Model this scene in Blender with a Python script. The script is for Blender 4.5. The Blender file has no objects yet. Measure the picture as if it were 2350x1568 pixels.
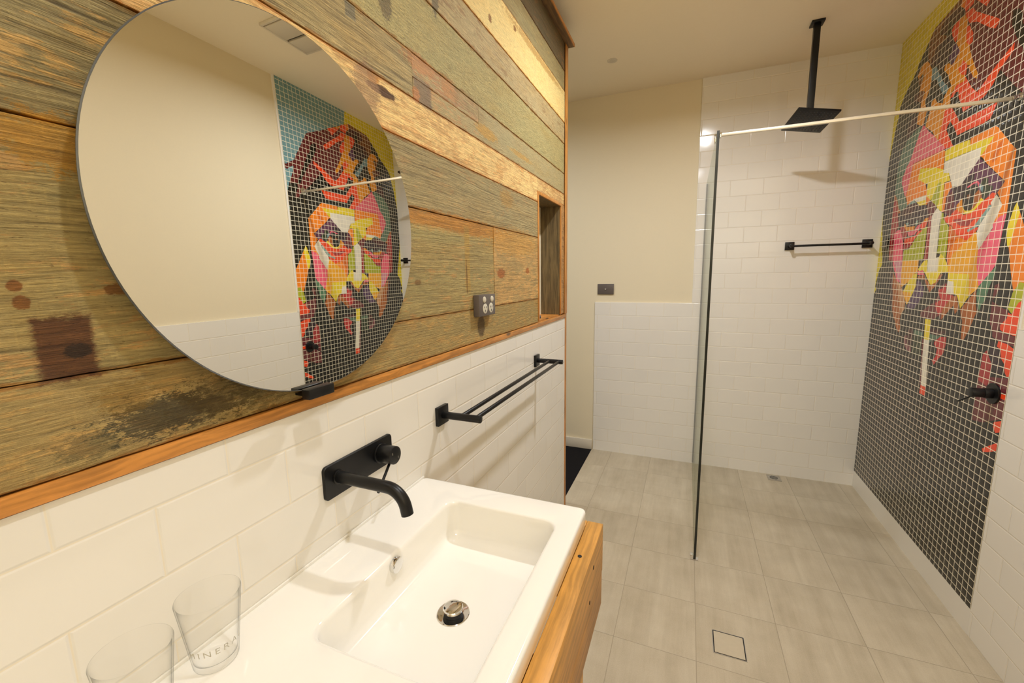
import bpy, bmesh, math, random
from mathutils import Vector, Matrix
from mathutils.geometry import delaunay_2d_cdt
random.seed(7)
scene = bpy.context.scene
COL = scene.collection
PI = math.pi

# ------------------------------------------------------------------ room numbers (metres)
XL = -0.6425      # face of the vanity wall (tiles and boards)
XR = 1.0614       # face of the mosaic wall
YB = 3.2765       # face of the far wall
ZC = 2.6725       # ceiling
YF = -1.35        # wall behind the camera
XH = -2.3         # far side of the hall
YE = 2.368        # free end of the vanity wall
XCAR = -0.668     # where the floor tiles stop and the carpet starts
PITCH = 0.1015    # wall tile course
ZD = 1.1957       # top of the tiled dado
MY0 = 2.0139      # near edge of the mosaic
MZ0 = 0.1076      # bottom of the mosaic


def lin(r, g, b):
    f = lambda c: (c / 255 / 12.92) if c / 255 <= 0.04045 else ((c / 255 + 0.055) / 1.055) ** 2.4
    return (f(r), f(g), f(b))


# ------------------------------------------------------------------ node helper
class N:
    def __init__(self, name):
        self.mat = bpy.data.materials.new(name)
        self.mat.use_nodes = True
        self.t = self.mat.node_tree
        self.t.nodes.clear()
        self.out = self.t.nodes.new('ShaderNodeOutputMaterial')

    def node(self, kind, **kw):
        n = self.t.nodes.new(kind)
        for k, v in kw.items():
            setattr(n, k, v)
        return n

    def put(self, sock, v):
        if isinstance(v, bpy.types.NodeSocket):
            self.t.links.new(v, sock)
        elif v is not None:
            if sock.type in ('RGBA',) and len(v) == 3:
                v = (*v, 1)
            sock.default_value = v

    def m(self, op, a, b=None, c=None, clamp=False):
        n = self.node('ShaderNodeMath', operation=op, use_clamp=clamp)
        for i, v in enumerate((a, b, c)):
            if v is not None:
                self.put(n.inputs[i], v)
        return n.outputs[0]

    def step(self, v, lo, hi, smooth=True):
        n = self.node('ShaderNodeMapRange', interpolation_type='SMOOTHSTEP' if smooth else 'LINEAR', clamp=True)
        self.put(n.inputs['Value'], v)
        self.put(n.inputs['From Min'], lo)
        self.put(n.inputs['From Max'], hi)
        return n.outputs[0]

    def mix(self, f, a, b, mode='MIX'):
        n = self.node('ShaderNodeMix', data_type='RGBA', blend_type=mode)
        self.put(n.inputs['Factor'], f)
        self.put(n.inputs['A'], a)
        self.put(n.inputs['B'], b)
        return n.outputs['Result']

    def xyz(self, x, y, z):
        n = self.node('ShaderNodeCombineXYZ')
        for i, v in enumerate((x, y, z)):
            self.put(n.inputs[i], v)
        return n.outputs[0]

    def obj(self):
        tc = self.node('ShaderNodeTexCoord')
        s = self.node('ShaderNodeSeparateXYZ')
        self.t.links.new(tc.outputs['Object'], s.inputs[0])
        return s.outputs[0], s.outputs[1], s.outputs[2], tc.outputs['Object']

    def noise(self, vec, scale=1.0, detail=4.0, rough=0.55, dist=0.0):
        n = self.node('ShaderNodeTexNoise')
        self.put(n.inputs['Vector'], vec)
        n.inputs['Scale'].default_value = scale
        n.inputs['Detail'].default_value = detail
        n.inputs['Roughness'].default_value = rough
        n.inputs['Distortion'].default_value = dist
        return n.outputs[0]

    def rnd(self, vec):
        n = self.node('ShaderNodeTexWhiteNoise', noise_dimensions='3D')
        self.put(n.inputs['Vector'], vec)
        return n.outputs[0]

    def bump(self, h, strength=0.3, dist=0.002, normal=None):
        n = self.node('ShaderNodeBump')
        n.inputs['Strength'].default_value = strength
        n.inputs['Distance'].default_value = dist
        self.put(n.inputs['Height'], h)
        if normal is not None:
            self.put(n.inputs['Normal'], normal)
        return n.outputs[0]

    def attr(self, name):
        n = self.node('ShaderNodeAttribute', attribute_name=name)
        return n

    def pbr(self, color, rough=0.5, metal=0.0, normal=None, spec=0.5, coat=0.0, coat_rough=0.05):
        n = self.node('ShaderNodeBsdfPrincipled')
        self.put(n.inputs['Base Color'], color)
        self.put(n.inputs['Roughness'], rough)
        self.put(n.inputs['Metallic'], metal)
        self.put(n.inputs['Specular IOR Level'], spec)
        n.inputs['Coat Weight'].default_value = coat
        n.inputs['Coat Roughness'].default_value = coat_rough
        if normal is not None:
            self.put(n.inputs['Normal'], normal)
        self.t.links.new(n.outputs[0], self.out.inputs[0])
        return n

    def grid(self, u, v, w, h, bond):
        vr = self.m('DIVIDE', v, h)
        row = self.m('FLOOR', vr)
        fv = self.m('FRACT', vr)
        ur = self.m('DIVIDE', u, w)
        if bond:
            half = self.m('MULTIPLY', self.m('FLOORED_MODULO', row, 2.0), 0.5)
            ur = self.m('ADD', ur, half)
        col = self.m('FLOOR', ur)
        fu = self.m('FRACT', ur)
        du = self.m('MULTIPLY', self.m('MINIMUM', fu, self.m('SUBTRACT', 1.0, fu)), w)
        dv = self.m('MULTIPLY', self.m('MINIMUM', fv, self.m('SUBTRACT', 1.0, fv)), h)
        return du, dv, row, col


# ------------------------------------------------------------------ materials
def plain(name, rgb, rough=0.5, metal=0.0, spec=0.5, var=0.04, scale=40.0, bump=0.0, coat=0.0):
    n = N(name)
    x, y, z, o = n.obj()
    f = n.noise(o, scale, 3)
    c = n.mix(f, tuple(k * (1 - var) for k in rgb), tuple(min(1, k * (1 + var)) for k in rgb))
    nm = n.bump(f, bump, 0.002) if bump else None
    n.pbr(c, rough, metal, nm, spec, coat)
    return n.mat


def tile_mat(name, axis, u0, v0, w=0.199, h=PITCH, bond=1, rgb=(0.80, 0.775, 0.72), grout=(0.78, 0.72, 0.60)):
    n = N(name)
    x, y, z, o = n.obj()
    u = n.m('SUBTRACT', {'x': x, 'y': y}[axis], u0)
    v = n.m('SUBTRACT', z, v0)
    du, dv, row, col = n.grid(u, v, w, h, bond)
    d = n.m('MINIMUM', du, dv)
    mask = n.step(d, 0.0006, 0.0014)
    r = n.rnd(n.xyz(col, row, 3.3))
    c = n.mix(r, tuple(k * 0.97 for k in rgb), rgb)
    c = n.mix(mask, grout, c)
    hgt = n.step(d, 0.0004, 0.004)
    wob = n.noise(o, 9.0, 1)
    nm = n.bump(wob, 0.03, 0.02)
    nm = n.bump(hgt, 0.6, 0.0012, nm)
    rough = n.m('SUBTRACT', 0.75, n.m('MULTIPLY', mask, 0.63))
    n.pbr(c, rough, 0.0, nm, 0.5)
    return n.mat


def floor_mat():
    n = N('floor_tile_material')
    x, y, z, o = n.obj()
    T = 0.2983
    u = n.m('SUBTRACT', x, -0.2098 - 10 * T)
    v = n.m('SUBTRACT', y, 2.9936 - 20 * T)
    du, dv, row, col = n.grid(u, v, T, T, 0)
    d = n.m('MINIMUM', du, dv)
    mask = n.step(d, 0.0006, 0.0015)
    r = n.rnd(n.xyz(col, row, 1.7))
    off = n.m('MULTIPLY', r, 37.0)
    s1 = n.noise(n.xyz(n.m('ADD', n.m('MULTIPLY', x, 26.0), off), n.m('MULTIPLY', y, 2.2), off), 1.0, 7, 0.68)
    s2 = n.noise(n.xyz(n.m('ADD', x, off), n.m('ADD', y, off), 0.0), 7.0, 6, 0.6)
    s3 = n.noise(o, 260.0, 2)
    # printed bands inside each tile
    s4 = n.rnd(n.xyz(n.m('FLOOR', n.m('ADD', n.m('MULTIPLY', x, 15.0), off)), col, row))
    f = n.m('ADD', n.m('MULTIPLY', s1, 0.45), n.m('MULTIPLY', s2, 0.40))
    f = n.m('ADD', f, n.m('MULTIPLY', n.m('SUBTRACT', s4, 0.5), 0.05))
    f = n.m('ADD', f, n.m('MULTIPLY', n.m('SUBTRACT', s3, 0.5), 0.22))
    f = n.step(f, 0.24, 0.66, False)
    c = n.mix(f, lin(170, 157, 134), lin(206, 195, 173))
    tone = n.m('ADD', 0.95, n.m('MULTIPLY', r, 0.07))
    c = n.mix(1.0, c, n.xyz(tone, tone, tone), 'MULTIPLY')
    c = n.mix(mask, lin(156, 144, 124), c)
    nm = n.bump(n.step(d, 0.0004, 0.003), 0.4, 0.001)
    n.pbr(c, n.m('ADD', 0.34, n.m('MULTIPLY', s2, 0.2)), 0.0, nm, 0.4)
    return n.mat


# paint chips, stains and knots of the board wall: y, z, half y, half z, colour, ragged edge, opacity
PATCH = [
    (0.243, 1.331, 0.025, 0.036, (104, 60, 34), 0.35, 0.95),
    (0.251, 1.327, 0.013, 0.008, (52, 36, 24), 0.9, 0.85),
    (0.212, 1.402, 0.006, 0.006, (140, 82, 34), 0.5, 0.9),
    (0.215, 1.385, 0.007, 0.007, (140, 82, 34), 0.6, 0.9),
    (0.298, 1.395, 0.012, 0.007, (128, 74, 30), 0.8, 0.8),
    (0.265, 1.555, 0.050, 0.030, (205, 142, 52), 1.3, 0.75),
    (0.330, 1.228, 0.060, 0.026, (66, 56, 40), 1.9, 0.8),
    (0.375, 1.222, 0.05, 0.022, (84, 70, 46), 2.0, 0.7),
    (0.29, 1.262, 0.03, 0.02, (150, 112, 46), 1.8, 0.5),
    (0.41, 1.235, 0.06, 0.03, (92, 70, 36), 2.0, 0.6),
    (0.25, 1.215, 0.03, 0.016, (80, 74, 48), 2.2, 0.5),
    (0.47, 1.25, 0.05, 0.06, (96, 76, 36), 1.8, 0.55),
    (1.13, 1.556, 0.36, 0.026, (208, 136, 56), 1.2, 0.85),
    (1.02, 1.52, 0.20, 0.02, (190, 170, 118), 1.5, 0.5),
    (1.60, 1.535, 0.24, 0.05, (214, 152, 72), 1.5, 0.6),
    (1.454, 1.414, 0.035, 0.017, (176, 96, 40), 1.0, 0.85),
    (1.733, 1.425, 0.022, 0.013, (180, 100, 40), 0.9, 0.85),
    (0.926, 1.392, 0.014, 0.007, (130, 84, 40), 0.8, 0.7),
    (1.197, 1.458, 0.016, 0.098, (196, 152, 80), 0.35, 0.8),
    (1.190, 1.40, 0.004, 0.05, (128, 88, 44), 0.8, 0.8),
    (1.281, 1.238, 0.026, 0.036, (92, 66, 40), 0.55, 0.85),
    (0.822, 1.812, 0.050, 0.010, (92, 54, 18), 0.6, 0.97),
    (0.797, 1.830, 0.020, 0.012, (206, 132, 48), 0.6, 0.9),
    (0.775, 1.80, 0.04, 0.05, (176, 132, 100), 1.0, 0.7),
    (0.98, 1.93, 0.07, 0.02, (206, 142, 96), 1.4, 0.8),
    (0.985, 1.865, 0.038, 0.03, (140, 112, 92), 0.4, 0.85),
    (0.955, 1.852, 0.016, 0.018, (208, 136, 84), 0.9, 0.8),
    (1.12, 1.925, 0.05, 0.025, (204, 136, 84), 1.4, 0.7),
    (1.36, 1.878, 0.08, 0.018, (206, 152, 70), 1.0, 0.8),
    (1.68, 1.880, 0.12, 0.010, (206, 152, 74), 1.4, 0.7),
    (1.25, 1.925, 0.10, 0.03, (170, 140, 100), 1.4, 0.6),
    (0.739, 1.928, 0.014, 0.014, (150, 134, 112), 0.25, 0.9),
    (0.853, 2.00, 0.022, 0.03, (120, 100, 74), 1.1, 0.8),
    (1.06, 2.13, 0.018, 0.05, (110, 96, 76), 0.9, 0.8),
    (1.62, 2.318, 0.014, 0.010, (150, 92, 30), 1.0, 0.9),
    (1.40, 2.243, 0.012, 0.012, (150, 96, 40), 1.2, 0.9),
    (1.90, 2.335, 0.34, 0.014, (196, 140, 70), 1.6, 0.7),
    (1.47, 1.716, 0.03, 0.02, (178, 150, 110), 0.9, 0.8),
    (1.52, 1.69, 0.06, 0.03, (200, 146, 74), 1.5, 0.6),
]


def board_mat():
    n = N('reclaimed_board_material')
    x, y, z, o = n.obj()
    base = n.attr('base').outputs['Color']
    stain = n.attr('stain').outputs['Color']
    ps = n.node('ShaderNodeSeparateColor')
    n.t.links.new(n.attr('par').outputs['Color'], ps.inputs[0])
    cov, grain, stip = ps.outputs
    seed = n.attr('seed').outputs['Fac']
    tz = n.attr('tz').outputs['Fac']
    hh = n.attr('hh').outputs['Fac']
    mul, add, sub = (lambda a, b: n.m('MULTIPLY', a, b)), (lambda a, b: n.m('ADD', a, b)), (lambda a, b: n.m('SUBTRACT', a, b))
    edge = mul(sub(1.0, n.m('ABSOLUTE', tz)), hh)                 # distance to the edge of the board
    wob = n.noise(n.xyz(mul(y, 2.6), mul(z, 8.0), seed), 1.0, 4, 0.55)
    zz = add(z, mul(wob, 0.026))
    g1 = n.noise(n.xyz(mul(y, 5.0), mul(zz, 230.0), seed), 1.0, 6, 0.66)
    g2 = n.noise(n.xyz(mul(y, 30.0), mul(zz, 560.0), seed), 1.0, 4, 0.65)
    g3 = n.noise(n.xyz(mul(y, 260.0), mul(z, 22.0), seed), 1.0, 3, 0.6)
    big = n.noise(n.xyz(mul(y, 11.0), mul(z, 26.0), seed), 1.0, 10, 0.74)
    strk = n.noise(n.xyz(mul(y, 22.0), mul(zz, 120.0), add(seed, 3.0)), 1.0, 8, 0.70)
    tone = n.noise(n.xyz(mul(y, 4.0), mul(z, 14.0), add(seed, 9.0)), 1.0, 8, 0.66)
    fine = n.noise(n.xyz(mul(y, 120.0), mul(z, 260.0), seed), 1.0, 5, 0.7)
    pits = n.noise(n.xyz(mul(y, 150.0), mul(z, 420.0), add(seed, 5.0)), 1.0, 2, 0.5)
    G1 = n.step(g1, 0.30, 0.70, False)
    G2 = n.step(g2, 0.28, 0.72, False)
    # grey weathering drifting over the base tone
    c = n.mix(mul(n.step(tone, 0.46, 0.66), 0.5), base, n.mix(1.0, base, (0.84, 0.93, 1.0), 'MULTIPLY'))
    c = n.mix(mul(n.step(tone, 0.50, 0.32), 0.45), c, n.mix(1.0, c, (1.04, 0.90, 0.66), 'MULTIPLY'))
    # flecks of stain along the grain
    sm = add(mul(big, 0.55), mul(strk, 0.45))
    thr = sub(0.645, mul(cov, 0.30))
    mk = n.step(sm, sub(thr, 0.022), add(thr, 0.035))
    c = n.mix(mul(mk, 0.85), c, stain)
    # worn orange-brown edges
    em = n.step(sub(edge, mul(sub(strk, 0.45), 0.030)), 0.0035, 0.0)
    c = n.mix(mul(em, 0.8), c, mul_c(n, base, (0.74, 0.46, 0.20)))
    # ragged patches
    e1 = n.noise(n.xyz(mul(y, 60.0), mul(z, 120.0), 4.0), 1.0, 9, 0.76)
    e2 = n.noise(n.xyz(mul(y, 260.0), mul(z, 700.0), 2.0), 1.0, 4, 0.7)
    ee = add(mul(sub(e1, 0.5), 2.4), mul(sub(e2, 0.5), 0.9))
    for (py, pz, hy, hz, rgb, rag, op) in PATCH:
        a = n.m('DIVIDE', n.m('ABSOLUTE', sub(y, py)), hy)
        b = n.m('DIVIDE', n.m('ABSOLUTE', sub(z, pz)), hz)
        if rag < 0.45:
            dd = n.m('MAXIMUM', a, b)
        else:
            dd = n.m('SQRT', add(mul(a, a), mul(b, b)))
        dd = add(dd, mul(ee, rag))
        k = n.step(dd, 1.16, 0.86)
        c = n.mix(mul(k, op), c, tuple(q * s for q, s in zip(lin(*rgb), (0.94, 1.04, 0.94))))
    # light and dark of the grain
    v = add(0.52, mul(G1, mul(grain, 0.86)))
    v = add(v, mul(sub(1.0, grain), 0.40))
    v = mul(v, add(0.64, mul(G2, 0.68)))
    v = mul(v, add(0.74, mul(fine, 0.54)))
    v = mul(v, add(0.88, mul(tone, 0.26)))
    c = n.mix(1.0, c, n.xyz(v, v, v), 'MULTIPLY')
    gr = mul(n.step(g1, 0.42, 0.31), grain)
    c = n.mix(mul(gr, 0.55), c, mul_c(n, c, (0.34, 0.27, 0.22)))
    c = n.mix(mul(n.step(pits, 0.66, 0.74), 0.55), c, mul_c(n, c, (0.30, 0.22, 0.16)))
    c = n.mix(mul(n.step(g3, 0.58, 0.70), 0.30), c, mul_c(n, c, (1.32, 1.28, 1.2)))
    st = n.noise(o, 210.0, 3, 0.6)
    h = add(mul(g1, mul(grain, 1.5)), mul(st, mul(stip, 1.0)))
    h = add(h, mul(g2, 0.40))
    h = add(h, mul(fine, 0.25))
    nm = n.bump(h, 1.0, 0.006)
    n.pbr(c, add(0.40, mul(fine, 0.25)), 0.0, nm, 0.35)
    return n.mat


def mul_c(n, c, t):
    return n.mix(1.0, c, t, 'MULTIPLY')


def timber_mat(name, rgb, along='y', dark=0.45, knots=0.0, rough=0.42):
    n = N(name)
    x, y, z, o = n.obj()
    ax = {'x': x, 'y': y, 'z': z}
    oth = [k for k in 'xyz' if k != along]
    wob = n.noise(o, 5.0, 2)
    v = n.xyz(n.m('MULTIPLY', ax[along], 5.0), n.m('ADD', n.m('MULTIPLY', ax[oth[0]], 90.0), n.m('MULTIPLY', wob, 3.0)), n.m('ADD', n.m('MULTIPLY', ax[oth[1]], 90.0), n.m('MULTIPLY', wob, 3.0)))
    g = n.noise(v, 1.0, 5, 0.62)
    b = n.noise(o, 11.0, 5, 0.6)
    c = n.mix(n.step(g, 0.34, 0.62), tuple(k * dark for k in rgb), rgb)
    tone = n.m('ADD', 0.72, n.m('MULTIPLY', b, 0.56))
    c = n.mix(1.0, c, n.xyz(tone, tone, tone), 'MULTIPLY')
    if knots:
        kn = n.node('ShaderNodeTexVoronoi')
        n.put(kn.inputs['Vector'], n.xyz(n.m('MULTIPLY', ax[along], 5.0), n.m('MULTIPLY', ax[oth[0]], 14.0), n.m('MULTIPLY', ax[oth[1]], 14.0)))
        kn.inputs['Scale'].default_value = 1.0
        k = n.m('MULTIPLY', n.step(kn.outputs['Distance'], 0.15, 0.06), knots)
        c = n.mix(k, c, (0.03, 0.018, 0.009))
    n.pbr(c, rough, 0.0, n.bump(g, 0.25, 0.001), 0.45)
    return n.mat


def mosaic_mat():
    n = N('glass_mosaic_material')
    x, y, z, o = n.obj()
    PY, PZ = 0.03325, 0.0308
    u = n.m('SUBTRACT', y, MY0 + 0.0008)
    v = n.m('SUBTRACT', z, 0.899 - 40 * PZ)
    du, dv, row, col = n.grid(u, v, PY, PZ, 0)
    d = n.m('MINIMUM', du, dv)
    mask = n.step(d, 0.0012, 0.0020)
    tint = n.attr('tint').outputs['Color']
    r = n.rnd(n.xyz(col, row, 5.1))
    k = n.m('ADD', 0.94, n.m('MULTIPLY', r, 0.12))
    tc = n.mix(1.0, tint, n.xyz(k, k, k), 'MULTIPLY')
    gc = n.mix(0.22, (0.95, 0.88, 0.70), tint)
    c = n.mix(mask, gc, tc)
    pil = n.m('MULTIPLY', n.step(du, 0.0008, 0.011), n.step(dv, 0.0008, 0.011))
    nm = n.bump(pil, 0.22, 0.0022)
    # every chip sits at a slightly different angle
    rough = n.m('SUBTRACT', 0.7, n.m('MULTIPLY', mask, 0.62))
    n.pbr(c, rough, 0.0, nm, 0.5)
    return n.mat


def clear_glass(name, tint, edge, gloss_rough=0.0, power=5.0, refl=0.03):
    n = N(name)
    lw = n.node('ShaderNodeLayerWeight')
    lw.inputs['Blend'].default_value = 0.5
    fac = lw.outputs['Facing']
    fres = n.m('ADD', refl, n.m('MULTIPLY', n.m('POWER', fac, 5.0), 0.45))
    tr = n.node('ShaderNodeBsdfTransparent')
    n.put(tr.inputs['Color'], n.mix(n.m('POWER', fac, power), tint, edge))
    gl = n.node('ShaderNodeBsdfGlossy')
    gl.inputs['Roughness'].default_value = gloss_rough
    mx = n.node('ShaderNodeMixShader')
    n.t.links.new(fres, mx.inputs[0])
    n.t.links.new(tr.outputs[0], mx.inputs[1])
    n.t.links.new(gl.outputs[0], mx.inputs[2])
    n.t.links.new(mx.outputs[0], n.out.inputs[0])
    return n.mat


M = {}
M['paint'] = plain('cream_wall_paint', lin(226, 215, 188), 0.75, var=0.015, scale=120, bump=0.05, spec=0.2)
M['ceiling'] = plain('ceiling_paint', lin(243, 233, 212), 0.8, var=0.015, scale=90, bump=0.03, spec=0.2)
M['tile_left'] = tile_mat('white_tile_left', 'y', 0.2018 - 20 * 0.199, 1.107 - 20 * PITCH)
M['tile_back'] = tile_mat('white_tile_back', 'x', 0.3275 - 20 * 0.1935, ZD - 20 * PITCH, w=0.1935)
M['tile_right'] = tile_mat('white_tile_right', 'y', 1.897 - 20 * 0.199, 0.100 - 20 * 0.1002, h=0.1002)
M['skirt_tile'] = plain('white_skirting_tile', (0.78, 0.755, 0.70), 0.14, var=0.01)
M['floor'] = floor_mat()
M['floor_insert'] = plain('floor_insert_tile', lin(190, 178, 155), 0.45, var=0.06, scale=60)
M['boards'] = board_mat()
M['trim'] = timber_mat('oiled_trim_timber', lin(206, 140, 66), 'y', 0.6, 0.8)
M['trim_z'] = timber_mat('oiled_jamb_timber', lin(208, 142, 68), 'z', 0.6, 0.5)
M['niche'] = timber_mat('grey_niche_boards', lin(118, 100, 66), 'z', 0.45, 0.6, 0.6)
M['cap'] = timber_mat('dark_cap_timber', lin(120, 90, 50), 'y', 0.5, 0.0, 0.6)
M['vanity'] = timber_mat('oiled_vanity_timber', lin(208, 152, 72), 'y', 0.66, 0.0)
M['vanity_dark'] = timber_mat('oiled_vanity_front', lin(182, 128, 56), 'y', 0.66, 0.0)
M['mosaic'] = mosaic_mat()
M['black'] = plain('matt_black_metal', (0.006, 0.006, 0.0065), 0.36, var=0.1, spec=0.35)
M['black_edge'] = plain('black_glass_edge', (0.010, 0.013, 0.011), 0.3)
M['carpet'] = plain('black_carpet', (0.012, 0.011, 0.012), 0.95, var=0.6, scale=500, bump=0.8, spec=0.1)
M['ceramic'] = plain('white_ceramic', (0.86, 0.845, 0.80), 0.09, var=0.006, coat=0.3)
M['chrome'] = plain('polished_chrome', (0.78, 0.78, 0.78), 0.07, 1.0, var=0.02)
M['bar_metal'] = plain('cream_reflection_metal', (0.74, 0.68, 0.57), 0.34, 0.6, var=0.03)  # chrome bar; the cream ceiling reflection is put into its base colour
M['steel'] = plain('brushed_steel', (0.55, 0.53, 0.5), 0.35, 1.0, var=0.06)
M['dark'] = plain('dark_gap', (0.008, 0.008, 0.008), 0.8)
M['grey_plastic'] = plain('grey_plastic', lin(96, 88, 84), 0.42, var=0.02)
M['pale_plastic'] = plain('pale_plastic', lin(206, 200, 184), 0.4, var=0.02)
M['rim'] = plain('mirror_rim', (0.10, 0.105, 0.11), 0.25, 0.4, var=0.02)
M['white_plastic'] = plain('white_plastic', lin(214, 206, 190), 0.4, var=0.01)
M['silicone'] = plain('white_silicone', (0.80, 0.78, 0.72), 0.35)
M['wall_edge_trim'] = plain('white_tile_trim', (0.82, 0.80, 0.75), 0.25)
M['pane'] = clear_glass('shower_glass', (0.975, 0.99, 0.975), (0.90, 0.95, 0.89))
M['tumbler'] = clear_glass('tumbler_glass', (0.997, 0.997, 0.995), (0.42, 0.44, 0.44), 0.0, 7.0, 0.016)
M['etch'] = plain('etched_lettering', lin(188, 184, 172), 0.8)
M['red_plastic'] = plain('red_plastic', lin(190, 60, 44), 0.4)
M['slate_plastic'] = plain('slate_plastic', lin(74, 76, 88), 0.4)
_n = N('mirror_silver')
_n.pbr(_n.mix(_n.noise(_n.obj()[3], 3.0, 1), (0.90, 0.905, 0.875), (0.905, 0.91, 0.88)), 0.0, 1.0)
M['mirror'] = _n.mat


# ------------------------------------------------------------------ mesh helper
def wloc(o):
    v = Vector((0, 0, 0))
    while o is not None:
        v += o.location
        o = o.parent
    return v


class MB:
    def __init__(self):
        self.b = bmesh.new()

    def face(self, pts):
        return self.b.faces.new([self.b.verts.new(p) for p in pts])

    def box(self, x0, x1, y0, y1, z0, z1, bev=0.0, seg=2, rot=None, cen=None):
        t = bmesh.new()
        bmesh.ops.create_cube(t, size=1.0)
        for v in t.verts:
            v.co = Vector(((x0 + x1) / 2 + v.co.x * (x1 - x0), (y0 + y1) / 2 + v.co.y * (y1 - y0), (z0 + z1) / 2 + v.co.z * (z1 - z0)))
        if bev:
            bmesh.ops.bevel(t, geom=t.edges[:], offset=bev, segments=seg, affect='EDGES', profile=0.5)
        if rot is not None:
            for v in t.verts:
                v.co = cen + rot @ (v.co - cen)
        self.add(t)

    def add(self, t):
        me = bpy.data.meshes.new('tmp')
        t.to_mesh(me)
        t.free()
        self.b.from_mesh(me)
        bpy.data.meshes.remove(me)

    def loops(self, loops, cap0=True, cap1=True, closed=True):
        rows = [[self.b.verts.new(p) for p in lp] for lp in loops]
        k = len(rows[0])
        for i in range(len(rows) - 1):
            for j in range(k if closed else k - 1):
                a, b_, c, d = rows[i][j], rows[i][(j + 1) % k], rows[i + 1][(j + 1) % k], rows[i + 1][j]
                self.b.faces.new((a, b_, c, d))
        if cap0:
            self.b.faces.new(rows[0][::-1])
        if cap1:
            self.b.faces.new(rows[-1])

    def ring(self, cen, axis, r, seg):
        axis = Vector(axis).normalized()
        up = Vector((0, 0, 1)) if abs(axis.z) < 0.9 else Vector((0, 1, 0))
        a = axis.cross(up).normalized()
        b_ = axis.cross(a).normalized()
        return [Vector(cen) + a * (r * math.cos(2 * PI * i / seg)) + b_ * (r * math.sin(2 * PI * i / seg)) for i in range(seg)]

    def cyl(self, p0, p1, r, seg=32, bev=0.0):
        p0, p1 = Vector(p0), Vector(p1)
        ax = (p1 - p0)
        L = ax.length
        ax.normalize()
        if bev:
            prof = [(0, r - bev), (bev * 0.3, r - bev * 0.3), (bev, r), (L - bev, r), (L - bev * 0.3, r - bev * 0.3), (L, r - bev)]
        else:
            prof = [(0, r), (L, r)]
        self.loops([self.ring(p0 + ax * t, ax, rr, seg) for t, rr in prof])

    def lathe(self, cen, axis, prof, seg=48, cap0=True, cap1=True):
        ax = Vector(axis).normalized()
        self.loops([self.ring(Vector(cen) + ax * t, ax, max(rr, 1e-5), seg) for t, rr in prof], cap0, cap1)

    def tube(self, path, r, seg=24, cap=True):
        path = [Vector(p) for p in path]
        rings = []
        t0 = (path[1] - path[0]).normalized()
        a = t0.cross(Vector((0, 1, 0)))
        if a.length < 1e-3:
            a = t0.cross(Vector((1, 0, 0)))
        a.normalize()
        for i, p in enumerate(path):
            if i == 0:
                t = path[1] - path[0]
            elif i == len(path) - 1:
                t = path[-1] - path[-2]
            else:
                t = path[i + 1] - path[i - 1]
            t.normalize()
            a = (a - t * a.dot(t)).normalized()
            b_ = t.cross(a)
            rings.append([p + a * (r * math.cos(2 * PI * k / seg)) + b_ * (r * math.sin(2 * PI * k / seg)) for k in range(seg)])
        self.loops(rings, cap, cap)

    def build(self, name, mat, parent=None, origin=None, smooth=True, angle=35, mats=None):
        bmesh.ops.recalc_face_normals(self.b, faces=self.b.faces[:])
        if smooth:
            for f in self.b.faces:
                f.smooth = True
            lim = math.radians(angle)
            for e in self.b.edges:
                if len(e.link_faces) == 2 and e.calc_face_angle(0) > lim:
                    e.smooth = False
        off = wloc(parent) if parent is not None else Vector(origin or (0, 0, 0))
        for v in self.b.verts:
            v.co -= off
        me = bpy.data.meshes.new(name)
        self.b.to_mesh(me)
        self.b.free()
        o = bpy.data.objects.new(name, me)
        me.materials.append(mat)
        COL.objects.link(o)
        if parent is not None:
            o.parent = parent
        else:
            o.location = off
        return o


def thing(name, label, cat, loc, group=None):
    o = bpy.data.objects.new(name, None)
    o.empty_display_size = 0.05
    COL.objects.link(o)
    o.location = loc
    return tag(o, label, cat, group)


def tag(o, label, cat, group=None):
    o['label'] = label
    o['category'] = cat
    if group:
        o['group'] = group
    return o


def struct(o):
    o['kind'] = 'structure'
    return o


def rrect(x0, x1, y0, y1, r, z, k=6):
    pts = []
    for (cx, cy, a0) in ((x1 - r, y1 - r, 0), (x0 + r, y1 - r, 90), (x0 + r, y0 + r, 180), (x1 - r, y0 + r, 270)):
        for i in range(k + 1):
            a = math.radians(a0 + 90 * i / k)
            pts.append(Vector((cx + r * math.cos(a), cy + r * math.sin(a), z)))
    return pts

# ================================================================== ROOM SHELL
def box_obj(name, mat, boxes, bev=0.0):
    m = MB()
    for bx in boxes:
        m.box(*bx, bev=bev)
    return struct(m.build(name, mat, smooth=bool(bev)))


TB = 0.012                    # tile thickness
box_obj('floor', M['floor'], [(XCAR, XR + 0.15, YF - 0.1, YB + 0.15, -0.06, 0.0)])
box_obj('floor_hall', M['carpet'], [(XH - 0.1, XCAR - 0.001, YF - 0.1, YB + 0.15, -0.06, -0.004)])
box_obj('ceiling', M['ceiling'], [(XH - 0.1, XR + 0.15, YF - 0.1, YB + 0.15, ZC, ZC + 0.06)])
box_obj('wall_back', M['paint'], [(XH - 0.1, XR + 0.15, YB + TB, YB + 0.15, -0.05, ZC)])
box_obj('wall_back_tiles', M['tile_back'], [(0.030, XR + TB, YB, YB + TB, 0.0, ZC), (-0.6600, 0.0299, YB, YB + TB, 0.0, ZD)])
box_obj('wall_right', M['paint'], [(XR + TB, XR + 0.15, YF - 0.1, YB + TB, -0.05, ZC)])
box_obj('wall_right_tiles', M['tile_right'], [(XR, XR + TB, YF, MY0 - 0.0035, 0.0, 1.1945)])
box_obj('baseboard_right', M['skirt_tile'], [(XR, XR + TB, MY0 - 0.0033, YB - 0.0005, 0.0, MZ0)])
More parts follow.
